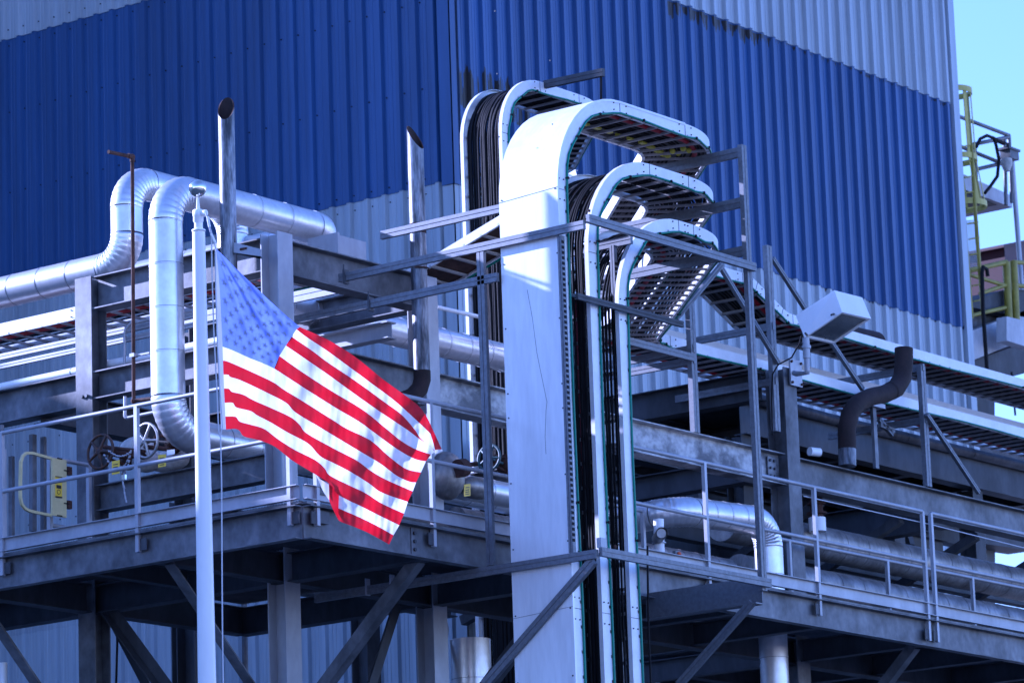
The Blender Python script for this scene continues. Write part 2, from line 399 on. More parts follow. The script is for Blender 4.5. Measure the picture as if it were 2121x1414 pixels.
col(1.76, 7.6, 10.4, (1, 0, 0))
def beam(a, b, top, h, bw=.2, mt='galvanised', name='beam', label=None):
    A = (a[0], a[1], top-h/2); B = (b[0], b[1], top-h/2)
    return mem(name, A, B, W(h, bw), mt, st, label=label)
beam((1.76, 1.86), (1.76, 4.09), 11.37, .33, .2); beam((1.76, 1.86), (1.76, 4.09), 10.41, .28, .2)
beam((1.76, 4.31), (1.76, 7.5), 10.42, .34, .2); beam((1.76, 1.86), (1.76, 4.09), 9.27, .26, .16)
beam((1.87, 1.75), (3.87, 1.75), 11.34, .34, .2); beam((1.87, 1.75), (3.87, 1.75), 10.37, .36, .2)
beam((4.09, 1.75), (10.27, 1.75), 10.37, .36, .2, 'galvanised_mottled', label='steel beam with pale mottled zinc patches')
beam((10.53, 1.75), (17.5, 1.75), 10.36, .34, .2)
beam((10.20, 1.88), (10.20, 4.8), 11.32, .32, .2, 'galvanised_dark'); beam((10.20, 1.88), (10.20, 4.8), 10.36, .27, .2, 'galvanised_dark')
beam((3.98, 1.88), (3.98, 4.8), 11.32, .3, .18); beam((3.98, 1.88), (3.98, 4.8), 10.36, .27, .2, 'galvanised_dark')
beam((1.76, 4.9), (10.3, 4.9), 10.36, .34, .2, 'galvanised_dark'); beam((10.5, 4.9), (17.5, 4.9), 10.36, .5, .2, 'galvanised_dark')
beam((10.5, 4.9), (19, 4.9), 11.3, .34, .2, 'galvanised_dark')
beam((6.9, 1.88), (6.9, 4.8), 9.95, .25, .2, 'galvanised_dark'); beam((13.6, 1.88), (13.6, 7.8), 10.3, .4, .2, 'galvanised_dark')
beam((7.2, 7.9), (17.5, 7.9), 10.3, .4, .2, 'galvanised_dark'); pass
# bolted end plates
def bolts(mb, pts, n, r=.016, t=.018):
    for p in pts: mb.tube([np.array(p), np.array(p)+np.array(n)*t], r, 6)
def endplate(x0, x1, y, z0, z1, rows, cols=2):
    m = MB(); m.box((x0, y-.012, z0), (x1, y, z1)); pl = part('end_plate', m, 'galvanised', st)
    m = MB(); bolts(m, [(x0+(x1-x0)*(c+.5)/cols, y-.013, z0+(z1-z0)*(r+.5)/rows) for r in range(rows) for c in range(cols)], (0, -1, 0)); part('bolt_set', m, 'galvanised_dark', pl, kind='stuff')
endplate(10.02, 10.18, 1.735, 10.06, 10.32, 3); endplate(4.11, 4.19, 1.735, 10.06, 10.32, 4, 1)
m = MB(); bolts(m, [(1.649, 4.22, 10.17), (1.649, 4.22, 9.99), (1.649, 4.16, 10.17), (1.649, 4.16, 9.99)], (-1, 0, 0), .018); part('bolt_set', m, 'galvanised', st, kind='stuff')
# slotted lug holding the tall vent
lug = MB(); lug.quadbox([onX(466, 505, 1.40), onX(474, 499, 1.40), onX(540, 516, 1.40), onX(540, 536, 1.40)], (.016, 0, 0)); lug.quadbox([onX(466, 505, 1.40), onX(540, 536, 1.40), onX(540, 531, 1.40), onX(468, 521, 1.40)], (.016, 0, 0))
lu = part('slotted_lug', lug, 'galvanised_light', st)
sl = MB(); sl.quadbox([onX(470, 508, 1.396), onX(482, 506, 1.396), onX(482, 510, 1.396), onX(470, 513, 1.396)], (-.004, 0, 0)); sl.quadbox([onX(497, 514, 1.396), onX(511, 512, 1.396), onX(511, 516, 1.396), onX(497, 519, 1.396)], (-.004, 0, 0)); part('slot', sl, 'rust', lu)

# deck edge beams, grating, joists, knees
ZD = 8.36
mem('edge_beam', (0, -.0, 8.15), (0, 9.5, 8.15), Cc(.30, .10), 'galvanised', st)
mem('edge_beam', (20, 0, 8.15), (0, 0, 8.15), Cc(.30, .10), 'galvanised', st)
beam((.02, 1.75), (18, 1.75), 8.29, .28, .15, 'galvanised_dark', 'deck_beam'); beam((.02, 4.2), (3.95, 4.2), 8.29, .28, .15, 'galvanised_dark', 'deck_beam')
beam((1.76, .03), (1.76, 9), 8.285, .28, .15, 'galvanised_dark', 'deck_beam'); beam((3.95, .03), (3.95, 4.2), 8.285, .28, .15, 'galvanised_dark', 'deck_beam')
for x, y1 in ((5.3, 1.7), (6.9, 1.7), (8.4, 1.7), (10.4, 4.9), (12.0, 4.9), (13.7, 4.9), (15.4, 4.9), (17.2, 4.9)): beam((x, .03), (x, y1), 8.275, .24, .12, 'galvanised_dark', 'deck_joist')
beam((10.4, 4.9), (18, 4.9), 8.29, .28, .15, 'galvanised_dark', 'deck_beam'); beam((10.4, 3.3), (18, 3.3), 8.26, .2, .12, 'galvanised_dark', 'deck_beam')
for y in (2.9, 5.6, 7.0, 8.4): beam((.03, y), (1.68, y), 8.27, .18, .1, 'galvanised_dark', 'deck_joist')
gr = MB(); gc = MB()
for x0, x1, y0, y1 in ((.03, 1.76, .06, 9.3), (1.76, 3.95, .06, 4.2), (3.95, 10.4, .06, 1.75), (10.4, 18, .06, 4.9)):
    y = y0
    while y < y1: gr.box((x0, y, ZD-.032), (x1, y+.005, ZD)); y += .034
    x = x0
    while x < x1: gc.box((x, y0, ZD-.012), (x+.006, y1, ZD-.004)); x += .06
part('grating', gr, 'galvanised_dark', st, kind='stuff'); part('grating_cross_bars', gc, 'galvanised_dark', st, kind='stuff')
mem('toe_plate', (-.03, 0, 8.42), (-.03, 9.5, 8.42), Cc(.13, .05, .006), 'galvanised_light', st)
mem('toe_plate', (20, -.03, 8.42), (-.03, -.03, 8.42), Cc(.13, .05, .006), 'galvanised_light', st)
mem('toe_plate', (-.01, 0, 8.325), (-.01, 9.5, 8.325), Bx(.09, .02), 'galvanised', st)
mem('toe_plate', (20, -.01, 8.325), (0, -.01, 8.325), Bx(.09, .02), 'galvanised', st)
def knee(A, B, s=.11, mt='galvanised', up=(0, 0, 1)): mem('knee_brace', A, B, Lg(s), mt, st, up)
knee((1.76, .12, 8.0), (1.76, 1.66, 6.62)); knee((.08, 4.2, 8.0), (1.68, 4.2, 6.45), .12); knee((.10, 1.75, 8.0), (1.66, 1.75, 6.55), .12)
knee((1.76, 4.0, 7.98), (1.76, 2.2, 5.9), .12, 'galvanised_dark'); knee((10.3, .12, 8.0), (10.3, 1.62, 6.6)); knee((3.98, .12, 8.0), (3.98, 1.66, 6.6), .12, 'galvanised_dark')
knee((2.0, 4.2, 7.9), (3.9, 4.2, 5.5), .12, 'galvanised_dark'); knee((3.7, 1.9, 8.0), (2.1, 1.75, 5.2), .12, 'galvanised_dark'); knee((5.2, 2.5, 8.0), (4.05, 1.9, 6.3), .10, 'galvanised')
# lower frame level
beam((4.1, 1.75), (10.2, 1.75), 6.9, .3, .2, 'galvanised_dark'); beam((4.1, 4.9), (17, 4.9), 7.4, .3, .2, 'galvanised_dark'); beam((10.4, 1.75), (17.5, 1.75), 7.25, .3, .2, 'galvanised_dark')
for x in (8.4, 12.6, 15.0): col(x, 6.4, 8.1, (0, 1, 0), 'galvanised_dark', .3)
m = MB(); m.box((10.6, 4.95, 10.42), (19.5, 8.8, 10.55)); part('dark_slab', m, 'galvanised_dark', st)  # dark slabs added here and next to cover bright wall behind the trays
m = MB(); m.box((14.2, 5.0, 12.0), (24, 8.85, 12.1)); part('dark_slab', m, 'galvanised_dark', st)
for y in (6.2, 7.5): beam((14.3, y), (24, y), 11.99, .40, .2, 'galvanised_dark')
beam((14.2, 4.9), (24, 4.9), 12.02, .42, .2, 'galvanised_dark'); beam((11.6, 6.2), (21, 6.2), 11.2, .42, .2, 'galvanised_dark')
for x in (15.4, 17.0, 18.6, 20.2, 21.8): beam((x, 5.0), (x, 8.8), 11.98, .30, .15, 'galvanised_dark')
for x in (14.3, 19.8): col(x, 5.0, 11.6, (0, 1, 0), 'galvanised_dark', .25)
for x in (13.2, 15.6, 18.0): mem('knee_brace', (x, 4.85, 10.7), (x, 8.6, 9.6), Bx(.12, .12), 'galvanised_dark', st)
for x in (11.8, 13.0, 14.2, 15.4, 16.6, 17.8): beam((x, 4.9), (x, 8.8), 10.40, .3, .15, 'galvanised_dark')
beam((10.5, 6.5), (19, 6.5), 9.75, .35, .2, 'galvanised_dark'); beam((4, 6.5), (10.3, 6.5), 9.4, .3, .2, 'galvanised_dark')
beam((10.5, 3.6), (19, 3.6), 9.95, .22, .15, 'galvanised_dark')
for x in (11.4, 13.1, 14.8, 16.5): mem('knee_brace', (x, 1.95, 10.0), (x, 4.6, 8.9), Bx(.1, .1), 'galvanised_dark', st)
# corner post clip
m = MB(); m.box((.10, -.055, 8.16), (.30, -.012, 8.27)); part('clip_plate', m, 'galvanised', st)
m = MB(); m.box((.16, -.056, 8.42), (.30, -.01, 8.50)); part('clip_plate', m, 'galvanised', st)
m = MB(); m.box((1.50, -.02, 8.03), (1.66, -.004, 8.28)); cp = part('end_plate', m, 'galvanised', st)
m = MB(); bolts(m, [(1.54, -.02, z) for z in (8.08, 8.155, 8.23)], (0, -1, 0), .018); part('bolt_set', m, 'galvanised_dark', cp, kind='stuff')

# ================================================================== guard rails
def railing(name, label, base, posts, rails, r=.021, mt='galvanised_light', pb=8.13, plates=None):
    t = thing(name, label, 'guard rail', base, None)
    for A, B in rails:
        m = MB(); m.tube([A, B], r, 12); part('rail', m, mt, t)
    for p in posts:
        m = MB(); z0 = p[3] if len(p) > 3 else pb
        m.box((p[0]-.02, p[1]-.02, z0), (p[0]+.02, p[1]+.02, p[2])); po = part('post', m, mt, t)
        if plates:
            m = MB(); q = np.array(p[:3])+np.array(plates)*.09; q[2] = z0+.02
            m.box((min(p[0], q[0])-.0, min(p[1], q[1])-.012, z0+.01), (max(p[0], q[0])+.012, max(p[1], q[1])+.0, z0+.12)); part('foot_plate', m, 'galvanised_dark', po)
    return t
railing('guard_rail', 'grey two-bar guard rail along the left edge of the deck, sunlit behind the flagpole', (-.05, 4, 8.4),
        [(-.05, 3.66, 9.49), (-.05, 1.93, 9.49), (-.05, .10, 9.49), (-.05, 5.6, 9.49)], [((-.05, 8.5, 9.49), (-.05, .08, 9.49)), ((-.05, 8.5, 8.93), (-.05, .08, 8.93))], plates=(0, -1, 0))
railing('guard_rail', 'grey two-bar guard rail along the right edge of the deck, passing behind the ribbed duct', (5, -.05, 8.4),
        [(.14, -.05, 9.49), (1.79, -.05, 9.49), (6.2, -.05, 9.49), (8.2, -.05, 9.49), (10.33, -.05, 9.49, 8.07), (10.50, -.05, 9.49, 8.07), (12.9, -.05, 9.49)],
        [((.12, -.05, 9.49), (10.33, -.05, 9.49)), ((.12, -.05, 8.93), (10.33, -.05, 8.93)), ((10.50, -.05, 9.49), (19.9, -.05, 9.49)), ((10.50, -.05, 8.93), (19.9, -.05, 8.93))], plates=(-1, 0, 0))
railing('guard_rail', 'lower grey guard rail standing further back along the row of large pipes', (12, 1.45, 8.4),
        [(11.95, 1.45, 9.32, 8.4), (13.8, 1.45, 9.32, 8.4), (9.95, 1.45, 9.32, 8.4), (15.7, 1.45, 9.32, 8.4), (7.2, 1.45, 9.32, 8.4)], [((6.2, 1.45, 9.32), (18, 1.45, 9.32))])
railing('guard_rail', 'short guard rail on the far left behind the yellow gate', (.3, 4.1, 8.4),
        [(.42, 4.1, 9.46, 8.4), (1.05, 4.1, 9.46, 8.4), (1.60, 4.1, 9.46, 8.4)], [((-.05, 4.1, 9.46), (.42, 4.1, 9.46)), ((-.05, 4.1, 8.93), (.42, 4.1, 8.93)), ((1.05, 4.1, 9.46), (1.62, 4.1, 9.46)), ((1.05, 4.1, 8.80), (1.62, 4.1, 8.80))])
m = MB(); m.tube([onY(1665, 1027, .0), onY(1925, 1085, 0), onY(2121, 1134, 0), onY(2200, 1153, 0)], .006, 6); tag(part('steel_rope', m, 'rope'), 'thin steel rope strung below the top bar of the right guard rail', 'rope')

# ================================================================== insulated pipes
def pipe(name, label, tt, r, mt='jacket', sec=.42, group=None, cat='pipe', n=28, cap=True):
    base = tt.fr[0][0]
    t = thing(name, label, cat, tuple(base), group)
    for kind, i0, i1 in tt.marks:
        fr = tt.fr[i0:i1+1]
        if kind == 's':
            a, b = fr[0][0], fr[-1][0]; L = np.linalg.norm(b-a)
            if L < .02: continue
            k = max(1, round(L/sec)); d = (b-a)/k
            for q in range(k):
                m = MB(); A, B = a+d*q, a+d*(q+1); m.tube([A, B], r, n, caps=cap)
                po = part('jacket_section', m, mt, t)
                m = MB(); u = unit(d); m.tube([B-u*.012, B-u*.007], r+.0035, n); m.tube([B-u*.004, B], r+.002, n)
                part('lap_band', m, mt, po)
                m = MB(); m.tube([A+u*.001, A+u*.005], r+.0012, n); part('joint_line', m, 'seam', po)
        else:
            pts = []; rad = []
            nf = len(fr)
            for q in range(nf):
                pts.append(fr[q][0])
            # gored elbow: short segments with raised laps
            fine = []; rr = []
            for q in range(nf-1):
                for s_ in (0.02, .5, .93, .98):
                    fine.append(pts[q]*(1-s_)+pts[q+1]*s_); rr.append(r*(1.0 if s_ < .9 else 1.012 if s_ < .95 else 1.0)+(.004 if s_ == .5 else 0))
            fine.append(pts[-1]); rr.append(r)
            m = MB(); m.rtube(fine, rr, n, caps=False); part('elbow', m, mt, t)
    return t
def TT(p, t, n): return Turtle(p, t, n)
# pipe 1: comes along the left rack, rises, turns over to the right
PR = .162
def route(pts, rb, k=9):                              # polyline with rounded corners -> object with fr/marks
    class Q: pass
    q = Q(); q.fr = []; q.marks = []
    pts = [np.array(a, float) for a in pts]
    cur = pts[0]; q.fr.append((cur,))
    for i in range(1, len(pts)-1):
        a, b, c = pts[i-1], pts[i], pts[i+1]; u1 = unit(b-a); u2 = unit(c-b)
        ang = math.acos(max(-1, min(1, u1@u2))); tl = rb*math.tan(ang/2)
        s, e = b-u1*tl, b+u2*tl
        q.fr.append((s,)); q.marks.append(('s', len(q.fr)-2, len(q.fr)-1))
        nrm = unit(np.cross(u1, u2)); cen = s + np.cross(nrm, u1)*rb
        i0 = len(q.fr)-1
        for j in range(1, k+1):
            q.fr.append((cen + rotm(nrm, ang*j/k)@(s-cen),))
        q.marks.append(('b', i0, len(q.fr)-1))
    q.fr.append((pts[-1],)); q.marks.append(('s', len(q.fr)-2, len(q.fr)-1))
    return q
pipe('insulated_pipe', 'silver insulated pipe from the left edge rising behind the frame and turning over rightward', route([(2.0, 9.6, 11.53), (2.0, 3.92, 11.53), (2.0, 3.92, 12.40), (3.6, 3.92, 12.40), (3.6, 3.92, 10.6)], .30, 10), PR)
pipe('insulated_pipe', 'large silver insulated pipe looping up beside the flagpole with a long upper leg', route([(7.0, 2.67, 9.53), (1.2, 2.67, 9.53), (1.2, 2.67, 11.93), (3.72, 2.67, 11.93), (3.72, 5.8, 11.93)], .34, 10), PR+.003)
pipe('insulated_pipe', 'silver insulated pipe running behind the dark vents toward the white duct', route([(3.2, 3.2, 11.24), (7.9, 3.2, 11.24)], .3), .155, sec=.36)
pipe('insulated_pipe', 'slim sunlit pipe lying along the left beam', route([(1.95, 9.5, 10.53), (1.95, 2.2, 10.53)], .1), .045, 'white_paint', sec=2.2)
pipe('insulated_pipe', 'insulated pipe low on the deck behind the corner rail, dusty', route([(2.6, 1.15, 8.72), (6.0, 1.15, 8.72)], .3), .105, 'jacket_dirty', sec=.3)
pipe('insulated_pipe', 'silver pipe with a tight bend dropping through the deck beside the right column', route([(7.35, 3.4, 9.22), (7.35, 1.12, 9.30), (9.05, 1.12, 9.38), (9.05, 1.12, 7.0)], .27, 9), .155, sec=.3)
pipe('insulated_pipe', 'upper of the two long insulated pipes running away along the right deck', route([(9.9, 2.3, 9.62), (19.5, 2.3, 9.62)], .3), .20, 'jacket_dirty', sec=.46)
pipe('insulated_pipe', 'lower of the two long insulated pipes running away along the right deck', route([(9.9, 2.1, 9.05), (19.5, 2.1, 9.05)], .3), .20, 'jacket_dirty', sec=.46)
pipe('insulated_pipe', 'stubby silver pipe ending behind the cable risers', route([(4.0, 1.55, 9.22), (6.55, 1.55, 9.24), (6.55, 3.5, 9.24)], .22, 8), .125, sec=.34)
pipe('insulated_pipe', 'tarnished silver pipe passing low behind the white valve outlet', route([(4.6, 1.9, 8.98), (9.4, 1.9, 8.98)], .2), .13, 'jacket_dirty', sec=.32)
tk = thing('filler_tank', 'dark horizontal tank added to darken the gap behind the long insulated pipes', 'tank', (14, 5.6, 8.4))  # tank added as a dark fill for the gap behind the pipes
m = MB(); m.rtube([(10.9, 5.6, 9.15), (11.0, 5.6, 9.15), (11.25, 5.6, 9.15), (19.4, 5.6, 9.15), (19.6, 5.6, 9.15)], [.3, .52, .62, .62, .4], 32); part('shell', m, 'galvanised_dark', tk)
for x in (12, 14.5, 17): m = MB(); m.box((x-.08, 5.2, 8.36), (x+.08, 6.0, 8.9)); part('saddle', m, 'galvanised_dark', tk)
pipe('insulated_pipe', 'wide vertical silver pipe below the deck left of the white duct', route([tuple(onY(975, 1350, 2.2)*V(1,1,0)+V(0,0,.5)), tuple(onY(975, 1350, 2.2)*V(1,1,0)+V(0,0,7.85))], .2), .205, 'jacket', sec=.42)
pipe('insulated_pipe', 'vertical silver pipe below the deck near the right column', route([(9.05, 1.12, 0.5), (9.05, 1.12, 7.4)], .2), .165, 'jacket', sec=.5)
pipe('insulated_pipe', 'thin vertical pale pipe under the deck at the far left', route([(.9, 4.6, 3.0), (.9, 4.6, 7.5)], .1), .04, 'white_paint', sec=2)
pipe('conduit_pipe', 'long painted pipe running level beneath the lower cable tray', route([onY(1560, 823, 2.9), onY(1732, 870, 2.9), onY(2012, 938, 2.9), onY(2140, 969, 2.9)], .5, 3), .062, 'galvanised', sec=1.6)
pipe('conduit_pipe', 'thin pale pipe above the level of the big pipe beside the dark vent', route([onY(905, 636, 2.2), onY(1006, 659, 2.2)], .2), .022, 'white_paint', sec=2)
pipe('conduit_pipe', 'bent thin conduit curving up behind the rusty drain pipe', route([onX(258, 760, 1.85), onX(258, 672, 1.85), onX(330, 657, 1.85)], .12, 8), .014, 'galvanised_light', sec=2)
pipe('conduit_pipe', 'thin drain line with a right-angle bend under the left beams', route([onX(259, 820, 1.3), onX(259, 866, 1.3), onX(325, 852, 1.3)], .03, 4), .016, 'galvanised_light', sec=2)
# nozzle with open end
t = thing('pipe_nozzle', 'white vertical valve outlet with a round open side nozzle behind the right risers', 'pipe', (6.4, .9, 8.5))
a = onY(1366, 1145, 1.0); b = onY(1364, 1075, 1.0)
m = MB(); m.tube([a, b], .055, 16); part('body', m, 'white_paint', t)
c = onY(1362, 1115, 1.0); d = c+V(-.26, -.24, 0)
m = MB(); m.tube([c, d], .06, 20, caps=False); m.tube([d+V(.01, .01, 0), d], .068, 20, caps=False); m.tube([c+V(-.1, -.09, 0), d+V(0.02, .018, 0)], .05, 20); part('nozzle', m, 'jacket_dirty', t)
m = MB(); m.tube([d+V(.03, .028, 0), d+V(.028, .026, 0)], .052, 20); part('opening', m, 'cable', t)
for k, zz in enumerate((.1, .16)):
    m = MB(); m.tube([a+V(0, 0, zz), a+V(0, 0, zz+.012)], .075, 16); part('flange', m, 'galvanised_light', t)
m = MB(); q = onY(1402, 1147, .6); m.box(q-V(.05, .02, .03), q+V(.05, .02, .03)); o = part('indicator_box', m, 'galvanised'); tag(o, 'small grey switch box with a red-orange lamp cap on the deck beside the nozzle', 'switch box')
m = MB(); m.ball(q+V(-.0, -.03, .0), .022); part('lamp_cap', m, 'orange', o)

# ================================================================== vents and drains
def vent(label, x, y, z0, z1, r, cutdir, cut=.2):
    cutdir = unit(np.array([*cutdir, 0.]))[:2]
    t = thing('vent_pipe', label, 'vent pipe', (x, y, z0))
    n = 32; m = MB(); vs_ = []; cd = np.array(cutdir, float)
    for ri, rr in enumerate((r, r*.86)):
        for i in range(n):
            a = 2*math.pi*i/n; d = V(math.cos(a), math.sin(a), 0)
            s = d[:2]@cd                                  # low side towards cutdir
            zt = z1 - cut*max(0, min(1, s*.5+.5))
            for zz in (z0, zt): vs_.append(V(x, y, 0)+d*rr+V(0, 0, zz))
    fo = [(2*i, 2*((i+1) % n), 2*((i+1) % n)+1, 2*i+1) for i in range(n)]
    fi = [(2*n+2*i+1, 2*n+2*((i+1) % n)+1, 2*n+2*((i+1) % n), 2*n+2*i) for i in range(n)]
    m.add(vs_[:2*n], fo, True); part('tube_wall', m, 'stack_steel', t)
    m = MB(); m.add(vs_[2*n:], [tuple(q-2*n for q in f_) for f_ in fi], True)
    part('inner_wall', m, 'rust_dark', t)
    m = MB(); m.add(vs_, [(2*i+1, 2*((i+1) % n)+1, 2*n+2*((i+1) % n)+1, 2*n+2*i+1) for i in range(n)], False); part('cut_rim', m, 'rust', t)
    return t
v1 = vent('tall dark steel vent pipe with a scooped open top behind the flag', 1.42, 2.06, 10.2, 12.78, .080, (-.88, -.48), .26)
VX = float(onY(866, 500, 1.42)[0])
v2 = vent('shorter dark steel vent pipe with a rusty elbow at its foot, right of the flag', VX, 1.42, 10.22, 12.78, .082, (.05, -1.0), .26)
c = MB(); pts = [V(VX, 1.42, 10.27), V(VX, 1.42, 10.18), V(VX-.03, 1.43, 10.09), V(VX-.12, 1.46, 10.0), V(VX-.26, 1.5, 9.94)]; c.tube(pts, .086, 20); part('rusty_elbow', c, 'rust_dark', v2)
m = MB(); m.tube([(VX, 1.42, 11.66), (VX, 1.42, 11.70)], .085, 20); m.tube([(VX, 1.42, 11.74), (VX, 1.42, 11.76)], .084, 20); part('coupling', m, 'rust', v2)
m = MB(); m.tube([V(VX, 1.42, 11.30)+V(math.cos(a), math.sin(a), 0)*.10 for a in np.linspace(-2.9, .6, 16)], .008, 6); m.tube([(VX+.1, 1.46, 11.30), (VX+.2, 1.64, 11.28)], .008, 6); part('hoop_strap', m, 'rust', v2)
# rusty drain at left
t = thing('drain_pipe', 'thin rusty brown pipe with a sideways arm at its top, far left', 'pipe', (1.35, 3.25, 9.9))
X_ = 1.36
m = MB(); m.tube([onX(277, 830, X_), onX(274, 325, X_)], .019, 12); part('riser', m, 'rust', t)
top = onX(274, 325, X_); m = MB(); m.tube([top, top+V(-.34, 0, -.015)], .019, 12); part('side_arm', m, 'rust', t)
m = MB(); m.ball(top, .030); m.tube([top+V(0, 0, -.05), top], .026, 12); m.tube([top, top+V(-.06, 0, 0)], .026, 12); part('elbow_fitting', m, 'rust', t)
bt = onX(277, 830, X_); m = MB(); m.ball(bt, .028); m.tube([bt, bt+V(0, -.35, -.02)], .02, 12); part('lower_elbow', m, 'rust', t)
m = MB(); q = onX(277, 736, X_); m.box(q-V(.03, .03, .018), q+V(.03, .03, .018)); m.box(q-V(0, .20, .012), q+V(.03, 0, .004)); part('clamp', m, 'galvanised_light', t)
# rusty S vent right
t = thing('rusty_vent', 'dark rusty S-shaped vent pipe with an upright open end above the right beam', 'vent pipe', (11.45, 1.75, 10.4))
def Yp(px, py): return onY(px, py, 1.62)
pts = [Yp(1755, 965), Yp(1755, 930), Yp(1754, 890), Yp(1760, 858), Yp(1777, 834), Yp(1803, 822), Yp(1832, 816), Yp(1856, 804), Yp(1869, 782), Yp(1872, 752), Yp(1872, 722)]
cs = []
for i in range(len(pts)-1):
    for s_ in (0, .5): cs.append(pts[i]*(1-s_)+pts[i+1]*s_)
cs.append(pts[-1])
m = MB(); m.tube(cs[2:14], .105, 24, caps=False); part('lower_bend', m, 'rust_dark', t)
m = MB(); m.tube(cs[13:], .109, 24, caps=False); m.tube([cs[-2], cs[-1]], .095, 24, caps=False); part('upper_bend', m, 'rust_dark', t)
m = MB(); m.tube(cs[:3], .102, 24); part('stub', m, 'stack_steel', t)
t = thing('vent_support', 'small grey tee post under the middle of the rusty S vent', 'support', tuple(Yp(1815, 970)))
m = MB(); a, b = onY(1815, 970, 1.66), onY(1811, 845, 1.66); m.box((a[0]-.035, a[1]-.02, a[2]), (a[0]+.035, a[1]+.02, b[2])); part('post', m, 'galvanised', t)
m = MB(); m.box((b[0]-.15, b[1]-.07, b[2]-.0), (b[0]+.13, b[1]+.07, b[2]+.05)); part('cradle', m, 'galvanised_light', t)
t = thing('rusty_vent', 'dark rusty pipe mouth poking out behind the floodlight', 'vent pipe', tuple(onY(1770, 700, 2.6)))
m = MB(); A, B = onY(1735, 700, 2.6), onY(1800, 712, 2.6)+V(.12, 0, 0); m.tube([A+V(-.35, 0, 0), B], .17, 24, caps=False); m.tube([A, B], .15, 24, caps=False); m.tube([A+V(.1, 0, 0), A+V(.11, 0, 0)], .155, 24); part('pipe_mouth', m, 'rust_dark', t)
# rusty valve bonnet and white pipe end behind right column
t = thing('valve', 'rusty valve bonnet on a white pipe stub right of the right column', 'valve', tuple(onY(1695, 1120, 2.0)))
m = MB(); A = onY(1692, 1070, 2.0); m.tube([A, A+V(0, 0, .22)], .075, 12); m.tube([A+V(0, 0, .03), A+V(0, 0, .05)], .12, 16); m.tube([A+V(0, 0, .14), A+V(0, 0, .16)], .11, 16); part('bonnet', m, 'rust', t)
m = MB(); m.tube([A-V(0, 0, .17), A-V(0, 0, .01)], .10, 20); part('stub', m, 'white_paint', t)
t = thing('camera_dome', 'small white cylindrical housing on top of the right beam', 'camera', tuple(onY(1683, 935, 1.8)))
m = MB(); A = onY(1684, 936, 1.8); m.tube([A+V(-.07, 0, 0), A+V(.07, -.04, 0)], .05, 18); part('housing', m, 'white_paint', t)
m = MB(); m.tube([A+V(.07, -.04, 0), A+V(.074, -.042, 0)], .035, 18); part('glass', m, 'lens_glass', t)

